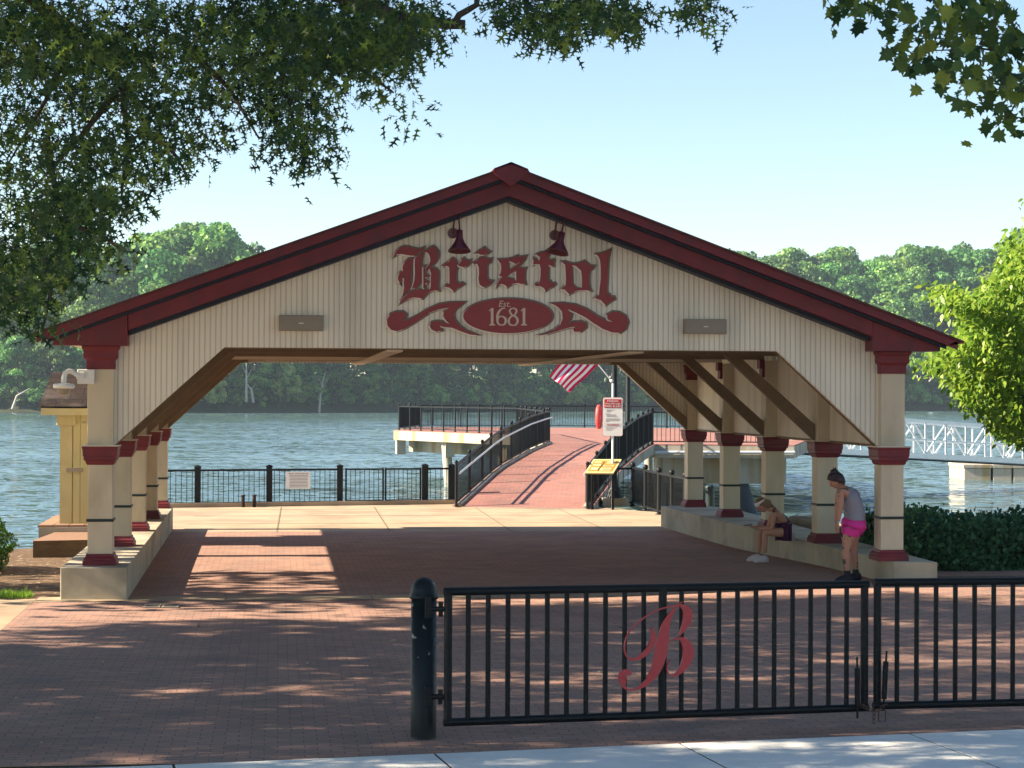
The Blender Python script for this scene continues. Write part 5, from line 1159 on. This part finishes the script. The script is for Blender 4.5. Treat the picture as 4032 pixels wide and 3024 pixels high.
# skyline in the photo: column (1024 wide: px) -> top row in F pixels
SKY = [(0, 960), (300, 950), (550, 930), (640, 850), (740, 825), (830, 835), (900, 900), (960, 960), (1020, 960), (1110, 1000), (1500, 1010), (2100, 1000), (2700, 915), (2850, 935), (3000, 970), (3120, 955), (3220, 985), (3360, 965), (3450, 990), (3560, 935), (3700, 920), (3830, 960), (4032, 890), (4300, 890)]
def skyrow(x):
    for (x0, y0), (x1, y1) in zip(SKY, SKY[1:]):
        if x0 <= x <= x1: return y0+(y1-y0)*(x-x0)/(x1-x0)
    return 960
cnt = 0
for row, (back, hf, stp) in enumerate(((4, .45, 5.4), (12, .66, 6.0), (22, .84, 6.4), (34, .98, 6.4), (48, 1.0, 6.6))):
    px = -150.
    while px < 4250:
        d_ = ray(px, 1500); X = CAM[0]; Y = CAM[1]; k = 300
        for _ in range(8):
            x_ = CAM[0]+d_[0]*k; k = (shore_y(x_)+back-CAM[1])/d_[1]
        x_ = CAM[0]+d_[0]*k; y_ = CAM[1]+d_[1]*k; dist = k
        zt = CH+(1555-skyrow(px))/FL*dist
        zg = .8+back*.06; h_ = (zt-zg)*hf*random.uniform(.90, 1.02)
        pr_ = random.choice(protos); s_ = h_/pr_[1]
        place(pr_, x_+random.uniform(-1, 1), y_+random.uniform(-2, 2), zg-.5, max(.75, s_), s_); cnt += 1
        px += stp/dist*FL*random.uniform(.8, 1.2)
sp_ = [shr, 1, False]; px = -100.
while px < 4200:
    d_ = ray(px, 1500); k = 300
    for _ in range(8): x_ = CAM[0]+d_[0]*k; k = (shore_y(x_)+1.5-CAM[1])/d_[1]
    x_ = CAM[0]+d_[0]*k; place(sp_, x_, CAM[1]+d_[1]*k, -.2, random.uniform(.6, 1.15)); px += 5.2/k*FL*random.uniform(.7, 1.3); cnt += 1
print('far trees', cnt)
n = 26000; xx = rng.uniform(-70, 260, n); yb = np.array([shore_y(x) for x in xx]); bk = rng.uniform(3, 60, n); p = np.stack([xx, yb+bk, .4+bk*.06+rng.uniform(0, 3.5, n)], 1)
o = leaf_mesh('undergrowth', p, rng.normal(size=p.shape)+np.array([0, -.4, .5]), rng.uniform(.7, 1.6, n), QUAD, m_far); tag(o, 'dense undergrowth below the far trees', 'undergrowth', kind='stuff')
# singled out trees of the far bank
def farspot(px, back=3):
    d_ = ray(px, 1500); k = 300
    for _ in range(8): x_ = CAM[0]+d_[0]*k; k = (shore_y(x_)+back-CAM[1])/d_[1]
    return CAM[0]+d_[0]*k, CAM[1]+d_[1]*k, k
for (px, top, bot, wpx, lb, sd_) in ((1125, 1435, 1590, 120, 'pale yellow green willow in the sun on the far bank under the pavilion roof', 201), (855, 1500, 1600, 95, 'small bright lime green tree on the far bank beside the left brace', 202), (2255, 1500, 1595, 110, 'small yellow green tree on the far bank behind the flag', 203)):
    x_, y_, k = farspot(px, -1.); Ht = (bot-top)/FL*k; wd_ = wpx/FL*k/2
    t = far_tree(sd_, Ht, wd_*1.1, m_farb, lb, None, 'willow_tree', 30, 2200, .5); t.location = (x_, y_, CH+(1555-bot)/FL*k-.3)
for (px, top, bot, lean, lb) in ((970, 1430, 1570, 0, 'tall pale bare trunk on the far bank behind the left part of the pavilion opening'), (1257, 1470, 1610, .6, 'pale leaning bare trunk on the far bank right of the willow'), (998, 1510, 1572, -.8, 'short pale bare trunk on the far bank beside the tallest one'), (50, 1540, 1600, 1.5, 'pale fallen trunk leaning on the far bank at the left edge')):
    x_, y_, k = farspot(px, -1.5); Ht = (bot-top)/FL*k; t = empty('bare_tree', (x_, y_, CH+(1555-bot)/FL*k), lb, 'tree', 'bare trunks on the far bank')
    q = MB(); q.tube([(0, 0, -1), (lean*.5, 0, Ht*.5), (lean*2, 0, Ht)], [.28, .2, .07], 7); q.build('trunk', m_deadwood, t)
    q = MB(); q.tube([(lean*.5, 0, Ht*.5), (lean+1.1, 0, Ht*.8)], [.1, .03], 5); q.tube([(lean*.8, 0, Ht*.65), (lean-.9, 0, Ht*.9)], [.08, .03], 5); q.build('limb', m_deadwood, t)

# ---------------------------------------------------------------- people
m_skin = mat('skin', (.46, .24, .165), .55, .35, var=.05, vscale=8)
m_skin2 = mat('tattooed_skin', (.42, .22, .155), .55, .35, col2=(.10, .065, .06), c2scale=9, c2lo=.56, c2hi=.60)
m_hair1 = mat('light_brown_hair', (.20, .12, .07), .6, .3, var=.3, vscale=30); m_hair2 = mat('dark_hair', (.028, .015, .018), .5, .4, var=.4, vscale=20)
m_purple = mat('purple_sportswear', (.045, .010, .045), .7, .2, var=.1); m_grey_t = mat('grey_tank_top', (.25, .25, .30), .8, .2, var=.08, bump=.3, bscale=12)
m_pink = mat('pink_shorts', (.62, .03, .28), .6, .3, var=.08, bump=.4, bscale=10); m_shoe_w = mat('white_shoes', (.62, .58, .58), .6, .3); m_shoe_b = mat('black_shoes', (.012, .012, .018), .6, .3)
m_band = mat('white_headband', (.75, .72, .72), .7, .2)
def skinned(name, joints, edges, m, parent, root=0, sub=2):
    me = bpy.data.meshes.new(name); me.from_pydata([j[0] for j in joints], edges, [])
    o = link(name, me, parent); o.modifiers.new('skin', 'SKIN'); s_ = me.skin_vertices[0].data
    for i, j in enumerate(joints):
        r = j[1]; s_[i].radius = r if hasattr(r, '__len__') else (r, r); s_[i].use_root = (i == root)
    sb_ = o.modifiers.new('sub', 'SUBSURF'); sb_.levels = sub; sb_.render_levels = sub
    me.materials.append(m); o.modifiers['skin'].use_smooth_shade = True
    return o
# local frame: f = facing (photo left), s = towards the viewer side, z up
def person(root, fdir, label):
    t = empty('person', root, label, 'person'); a_ = math.atan2(fdir[1], fdir[0]); t.rotation_euler = (0, 0, a_); return t
def hand(parent, wrist, dirv, palmn, m, curl=.5, s_=1.):
    """palm with four unequal bent fingers and a thumb on its side"""
    w_ = Vector(wrist); d = Vector(dirv).normalized(); n_ = Vector(palmn); n_ = (n_-d*n_.dot(d)).normalized(); sd_ = d.cross(n_)
    J = [(w_, .022*s_), (w_+d*.045*s_, (.036*s_, .016*s_)), (w_+d*.085*s_, (.038*s_, .015*s_))]; E = [(0, 1), (1, 2)]
    for k, (off_, ln) in enumerate(((-.029, .062), (-.010, .074), (.010, .069), (.029, .052))):
        b = w_+d*.088*s_+sd_*off_*s_; i0 = len(J); J.append((b, .009*s_)); E.append((2, i0)); dd = d.copy(); p_ = b
        for seg in range(2):
            dd = (dd+n_*curl*(.5+.5*seg)).normalized(); p_ = p_+dd*ln*.52*s_; J.append((p_, (.0085-.0015*seg)*s_)); E.append((len(J)-2, len(J)-1))
    b = w_+d*.03*s_-sd_*.03*s_; J.append((b, .012*s_)); E.append((1, len(J)-1)); p_ = b+(d*.6-sd_*.7+n_*.3).normalized()*.04*s_; J.append((p_, .010*s_)); E.append((len(J)-2, len(J)-1)); p_ = p_+(d*.9-sd_*.2+n_*.4).normalized()*.03*s_; J.append((p_, .008*s_)); E.append((len(J)-2, len(J)-1))
    return J, E
def head(parent, c, fwd, upv, m, r=.105):
    """skull, jaw, nose, ears, eyes and mouth as one mesh turned to fwd"""
    f = Vector(fwd).normalized(); u = Vector(upv); u = (u-f*u.dot(f)).normalized(); s_ = f.cross(u)
    bm = bmesh.new(); bmesh.ops.create_uvsphere(bm, u_segments=28, v_segments=20, radius=1)
    for v in bm.verts:
        x, y, z = v.co; X = x*.98; Yy = y*.74; Z = z*1.16
        if z < -.1: k = (-.1-z); Yy *= 1-.35*k; X = X*(1-.28*k)+.18*k
        if x > 0: X *= .93
        X += .20*math.exp(-((y/.13)**2+((z+.12)/.14)**2))*(x > 0)+.05*math.exp(-((y/.1)**2+((z+.0)/.2)**2))*(x > 0)   # nose
        X += .07*math.exp(-((y/.22)**2+((z+.48)/.07)**2))*(x > 0)-.05*math.exp(-((y/.25)**2+((z+.36)/.05)**2))*(x > 0)  # lips
        X -= .10*(math.exp(-(((abs(y)-.3)/.14)**2+((z-.08)/.10)**2)))*(x > 0)                                               # eye sockets
        X += .06*math.exp(-((y/.2)**2+((z+.85)/.15)**2))*(x > 0)
        Yy += math.copysign(.13, y)*math.exp(-(((x+.05)/.10)**2+((z+.05)/.17)**2)) if abs(y) > .7 else 0                   # ears
        v.co = (f*X+s_*Yy+u*Z)*r
    me = bpy.data.meshes.new('head'); bm.to_mesh(me); bm.free(); me.materials.append(m); me.materials.append(m_ink)
    for p_ in me.polygons:
        p_.use_smooth = True; c_ = p_.center/r; x, y, z = c_.dot(f), c_.dot(s_), c_.dot(u)
        if x > .55 and ((abs(abs(y)-.22) < .07 and abs(z-.1) < .05)): p_.material_index = 1
    o = link('head', me, parent); o.location = c; return o, f, s_, u
def hair_cap(parent, c, f, s_, u, r, m, zmin=-.2, bulk=1.1, name='hair'):
    bm = bmesh.new(); bmesh.ops.create_uvsphere(bm, u_segments=30, v_segments=20, radius=1)
    dl = [v for v in bm.verts if (v.co.x*.85+v.co.z*-.75 > .28) or v.co.z < zmin-.45]
    bmesh.ops.delete(bm, geom=dl, context='VERTS')
    for v in bm.verts:
        x, y, z = v.co; k = bulk*(1+.03*math.sin(14*y+5*z)+.02*math.sin(31*y)); v.co = (f*(x*.98-.03)+s_*y*.79+u*z*1.14)*r*k
    me = bpy.data.meshes.new(name); bm.to_mesh(me); bm.free(); me.materials.append(m)
    for p_ in me.polygons: p_.use_smooth = True
    o = link(name, me, parent); o.location = c; sf = o.modifiers.new('solid', 'SOLIDIFY'); sf.thickness = .012; sf.offset = 0; return o
def shoe(parent, heel, toe, m, w_=.045, h_=.075):
    heel = Vector(heel); toe = Vector(toe); d = toe-heel; L_ = d.length; dh_ = d.normalized(); sd_ = Vector((-dh_.y, dh_.x, 0)); bm = bmesh.new(); bmesh.ops.create_uvsphere(bm, u_segments=18, v_segments=12, radius=1)
    for v in bm.verts:
        x, y, z = v.co; t_ = (x+1)/2; hh = h_*(1.0-.45*t_**1.3); ww = w_*(.8+.35*math.sin(math.pi*min(1, .2+t_*.75)))
        zz = max(z, -.55)*hh+.55*hh; v.co = heel+dh_*(t_*L_*1.04-.015)+sd_*y*ww+Vector((0, 0, zz))
    me = bpy.data.meshes.new('shoe'); bm.to_mesh(me); bm.free(); me.materials.append(m)
    for p_ in me.polygons: p_.use_smooth = True
    return link('shoe', me, parent)

# --- seated person: scrolls a phone, facing left
d0 = 32.6
def SP_(x, y, dd=0.): return Vector(atd(2850+x/3.131, 1800+y/3.131, d0+dd))
hip = SP_(775, 935, -.02); root = Vector((hip.x, hip.y, 0)); ps_ = empty('person', root, 'seated person in a dark purple top and white headband leaning over a phone', 'person')
def Lc(x, y, dd=0.): return SP_(x, y, dd)-root
hipL = Lc(790, 925, -.11); hipR = Lc(780, 920, .10)
chest = Lc(690, 735); neckb = Lc(610, 655); neck = Lc(575, 640); waist = Lc(755, 830)
kN = Lc(505, 930, -.13); aN = Lc(505, 1185, -.13); kF = Lc(445, 915, .10); aF = Lc(430, 1185, .12)
shN = Lc(615, 705, -.17); shF = Lc(600, 690, .16); elN = Lc(600, 880, -.16); elF = Lc(545, 870, .13); wrN = Lc(420, 875, -.07); wrF = Lc(400, 860, .05)
J = [(Lc(785, 915), (.135, .12)), (waist, (.115, .10)), (chest, (.125, .10)), (neckb, (.06, .055)), (neck, .048),
     (shN, .052), (elN, .037), (wrN, .024), (shF, .052), (elF, .037), (wrF, .024),
     (hipL, .098), (hipL.lerp(kN, .5), .080), (kN, .056), (kN.lerp(aN, .35), .054), (aN, .035),
     (hipR, .098), (hipR.lerp(kF, .5), .080), (kF, .056), (kF.lerp(aF, .35), .054), (aF, .035), (Lc(520, 625), .042)]
E = [(0, 1), (1, 2), (2, 3), (3, 4), (2, 5), (5, 6), (6, 7), (2, 8), (8, 9), (9, 10), (0, 11), (11, 12), (12, 13), (13, 14), (14, 15), (0, 16), (16, 17), (17, 18), (18, 19), (19, 20), (4, 21)]
body = skinned('body', J, E, m_skin, ps_)
for wr, el, pn in ((wrN, elN, (0, 0, 1)), (wrF, elF, (0, 0, 1))):
    d_ = (Lc(320, 852)-wr); J2, E2 = hand(ps_, wr, d_, pn, m_skin, .45); skinned('hand', J2, E2, m_skin, ps_, 0, 1)
hd, f_, s__, u_ = head(ps_, Lc(473, 592), Lc(405, 640)-Lc(473, 592), Vector((-.35, 0, 1)), m_skin, .105)
hc_ = Lc(473, 592); hair_cap(ps_, hc_, f_, s__, u_, .105, m_hair1, -.4, 1.08)
# headband
q = MB(); pts = []
for a_ in np.linspace(0, 2*math.pi, 25): pts.append(hc_+(f_*math.cos(a_)*.93+s__*math.sin(a_)*.80+u_*(.44-.10*math.cos(a_)*-1))*.112)
vs_ = []
for p_ in pts[:-1]: vs_ += [p_-u_*.034, p_+u_*.036]
n_ = len(pts)-1; q.add(vs_, [(2*i, 2*((i+1) % n_), 2*((i+1) % n_)+1, 2*i+1) for i in range(n_)], 0, True); hb_ = q.build('headband', m_band, ps_); sf = hb_.modifiers.new('s', 'SOLIDIFY'); sf.thickness = .008
# pony tail
q = MB(); q.tube([hc_-f_*.10+u_*.02, hc_-f_*.14+u_*.01-Vector((0, 0, .03)), hc_-f_*.17-Vector((0, 0, .09)), neckb+Vector((.05, -.02, .02))], [.03, .035, .028, .01], 8); q.build('ponytail', m_hair1, ps_)
# top and shorts over the body
Jt = [(waist+Vector((.01, 0, -.02)), (.128, .118)), (waist.lerp(chest, .55), (.135, .115)), (chest+Vector((.01, 0, -.03)), (.138, .112)), (Lc(790, 915)+Vector((.0, 0, -.0)), (.150, .135)), (hipL.lerp(kN, .18), .115), (hipR.lerp(kF, .18), .115)]
skinned('top', Jt[:4], [(3, 0), (0, 1), (1, 2)], m_purple, ps_, 3)
skinned('shorts', [(Jt[3][0]+Vector((0, 0, -.01)), (.153, .14)), Jt[4], Jt[5], (hipL.lerp(kN, .30), .100), (hipR.lerp(kF, .30), .100)], [(0, 1), (1, 3), (0, 2), (2, 4)], m_purple, ps_)
q = MB(); q.tube([shN.lerp(neckb, .55)+Vector((-.02, -.03, .02)), chest+Vector((.06, -.09, .03))], .012, 6); q.tube([neckb+Vector((-.03, -.05, .0)), neckb+Vector((.02, -.07, .03))], .011, 6); q.build('strap', m_purple, ps_)
shoe(ps_, aN+Vector((.045, 0, -aN.z)), Lc(335, 1285, -.14)*1, m_shoe_w) if False else None
zf = gh(5.2, 5)
def flat(v): return Vector((v.x, v.y, zf))
shoe(ps_, flat(aN+Vector((.06, 0, 0))), flat(aN+Vector((-.20, -.04, 0))), m_shoe_w, .05, .10); shoe(ps_, flat(aF+Vector((.05, .0, 0))), flat(aF+Vector((-.21, .02, 0))), m_shoe_w, .05, .10)
ph = empty('phone', SP_(300, 845)-Vector((0, 0, 0)), 'dark phone in the hands of the seated person', 'phone'); q = MB(); q.beam((-.06, -.03, .0), (.06, .05, .02), .075, .009); q.build('case', m_ink, ph, bevel=.003); q = MB(); q.beam((-.055, -.0265, .0075), (.055, .0465, .0275), .066, .002); q.build('screen', m_grey, ph)
# drink cup
cp = SP_(850, 995, -.15); t = empty('drink_cup', Vector((cp.x, cp.y, .442)), 'clear plastic cup with a white straw on the wall behind the seated person', 'cup')
m_cup = mat('clear_cup', (.62, .62, .62), .2, .5); q = MB(); q.lathe((0, 0, 0), [(0, 0), (.032, 0), (.046, .12), (.048, .122), (.05, .128), (.0, .132)], 16); q.build('cup', m_cup, t); q = MB(); q.tube([(0, 0, .13), (-.012, 0, .24)], .006, 6); q.build('straw', m_band, t)

# --- standing person in pink shorts, bent forward beside the wall
d1 = 28.7
def TP(x, y, dd=0.): return Vector(atd(2850+x/3.131, 1800+y/3.131, d1+dd))
hipc = TP(1590, 830); root2 = Vector((hipc.x, hipc.y, 0)); pt = empty('person', root2, 'standing person in a grey tank top and pink shorts bending forward beside the wall', 'person')
def Lt(x, y, dd=0.): return TP(x, y, dd)-root2
zf2 = gh(5.2, 1.)
chest = Lt(1550, 490); waist = Lt(1612, 670); nb_ = Lt(1465, 380); nk = Lt(1430, 345)
shN = Lt(1440, 410, -.17); shF = Lt(1425, 400, .16); elN = Lt(1440, 600, -.19); elF = Lt(1400, 610, .13); wrN = Lt(1410, 800, -.16); wrF = Lt(1385, 790, .1)
hN = Lt(1575, 870, -.10); hF = Lt(1610, 870, .10); kN = Lt(1505, 1130, -.09); aN = Lt(1520, 1430, -.09); kF = Lt(1590, 1110, .09); aF = Lt(1625, 1400, .12)
J = [(Lt(1600, 830), (.135, .13)), (waist, (.115, .115)), (chest, (.12, .12)), (nb_, (.060, .06)), (nk, .052),
     (shN, .060), (elN, .045), (wrN, .028), (shF, .060), (elF, .045), (wrF, .028),
     (hN, .115), (hN.lerp(kN, .5), .095), (kN, .066), (kN.lerp(aN, .35), .068), (aN, .042),
     (hF, .115), (hF.lerp(kF, .5), .095), (kF, .066), (kF.lerp(aF, .35), .068), (aF, .042)]
E = [(0, 1), (1, 2), (2, 3), (3, 4), (2, 5), (5, 6), (6, 7), (2, 8), (8, 9), (9, 10), (0, 11), (11, 12), (12, 13), (13, 14), (14, 15), (0, 16), (16, 17), (17, 18), (18, 19), (19, 20)]
skinned('body', J, E, m_skin2, pt)
for wr in (wrN, wrF):
    J2, E2 = hand(pt, wr, Vector((-.05, 0, -1)), (1, 0, 0), m_skin, .3); skinned('hand', J2, E2, m_skin, pt, 0, 1)
hc2 = Lt(1385, 290); hd, f_, s__, u_ = head(pt, hc2, Vector((-.80, .15, -.60)), Vector((-.6, 0, .8)), m_skin, .108)
hair_cap(pt, hc2, f_, s__, u_, .108, m_hair2, -.35, 1.12)
q = MB(); bc = hc2+Vector((-.03, 0, .125)); q.ball(bc, .052, 8, sc=(1.1, 1, .9))
for k in range(12): a_ = random.uniform(0, 6.28); q.tube([bc, bc+Vector((.07*math.cos(a_), .04*math.sin(a_*2), .07*math.sin(a_)))], [.016, .006], 5)
q.build('hair_bun', m_hair2, pt)
def cloth(name, runs, lat, m, parent):
    q = MB()
    for pts_, rs_, lt in runs:
        n0 = len(q.v); P_ = [Vector(p) for p in pts_]; pp = []; rr_ = []
        for i in range(len(P_)-1):
            for k in range(5): pp.append(P_[i].lerp(P_[i+1], k/5)); t_ = k/5; t_ = t_*t_*(3-2*t_); rr_.append(rs_[i]*(1-t_)+rs_[i+1]*t_)
        pp.append(P_[-1]); rr_.append(rs_[-1]); q.tube(pp, rr_, 20)
        cy_ = sum(p.y for p in P_)/len(P_)
        for i in range(n0, len(q.v)):
            x, y, z = q.v[i]; q.v[i] = (x+.006*math.sin(z*60+y*25), cy_+(y-cy_)*lt+.004*math.sin(z*47+x*31), z+.004*math.sin(x*50+y*40))
    return q.build(name, m, parent)
cloth('tank_top', [([Lt(1612, 770), waist, chest, chest.lerp(nb_, .55), chest.lerp(nb_, .85)], [.155, .145, .150, .115, .07], 1.25)], 1.3, m_grey_t, pt)
hp_ = Lt(1600, 845)
cloth('shorts', [([Lt(1614, 745), Lt(1605, 800), hp_, Lt(1590, 905)], [.150, .175, .185, .155], 1.15), ([hN.lerp(kN, .02)+Vector((.0, 0, .0)), hN.lerp(kN, .34)], [.140, .125], 1.), ([hF.lerp(kF, .02), hF.lerp(kF, .34)], [.140, .125], 1.)], 1.2, m_pink, pt)
def flat2(v): return Vector((v.x, v.y, zf2))
shoe(pt, flat2(aN+Vector((.07, 0, 0))), flat2(aN+Vector((-.20, -.03, 0))), m_shoe_b, .05, .085); shoe(pt, flat2(aF+Vector((.09, .05, 0))), flat2(aF+Vector((-.15, -.06, 0))), m_shoe_b, .05, .10)
for a_ in (aN, aF): q = MB(); q.tube([(a_.x, a_.y, zf2+.05), (a_.x, a_.y, zf2+.17)], [.05, .048], 10); q.build('sock', m_shoe_b, pt)
HAZE = True
if HAZE:
    q = MB(); q.box((-420, -60, -4), (420, 760, 60)); hz = q.build('haze', []); hz['kind'] = 'stuff'
    m = bpy.data.materials.new('haze_air'); m.use_nodes = True; N = m.node_tree.nodes; N.remove(N['Principled BSDF']); v = N.new('ShaderNodeVolumePrincipled')
    v.inputs['Color'].default_value = (.62, .80, .95, 1); v.inputs['Density'].default_value = .0002; v.inputs['Anisotropy'].default_value = .2
    m.node_tree.links.new(v.outputs[0], N['Material Output'].inputs['Volume']); hz.data.materials.append(m)
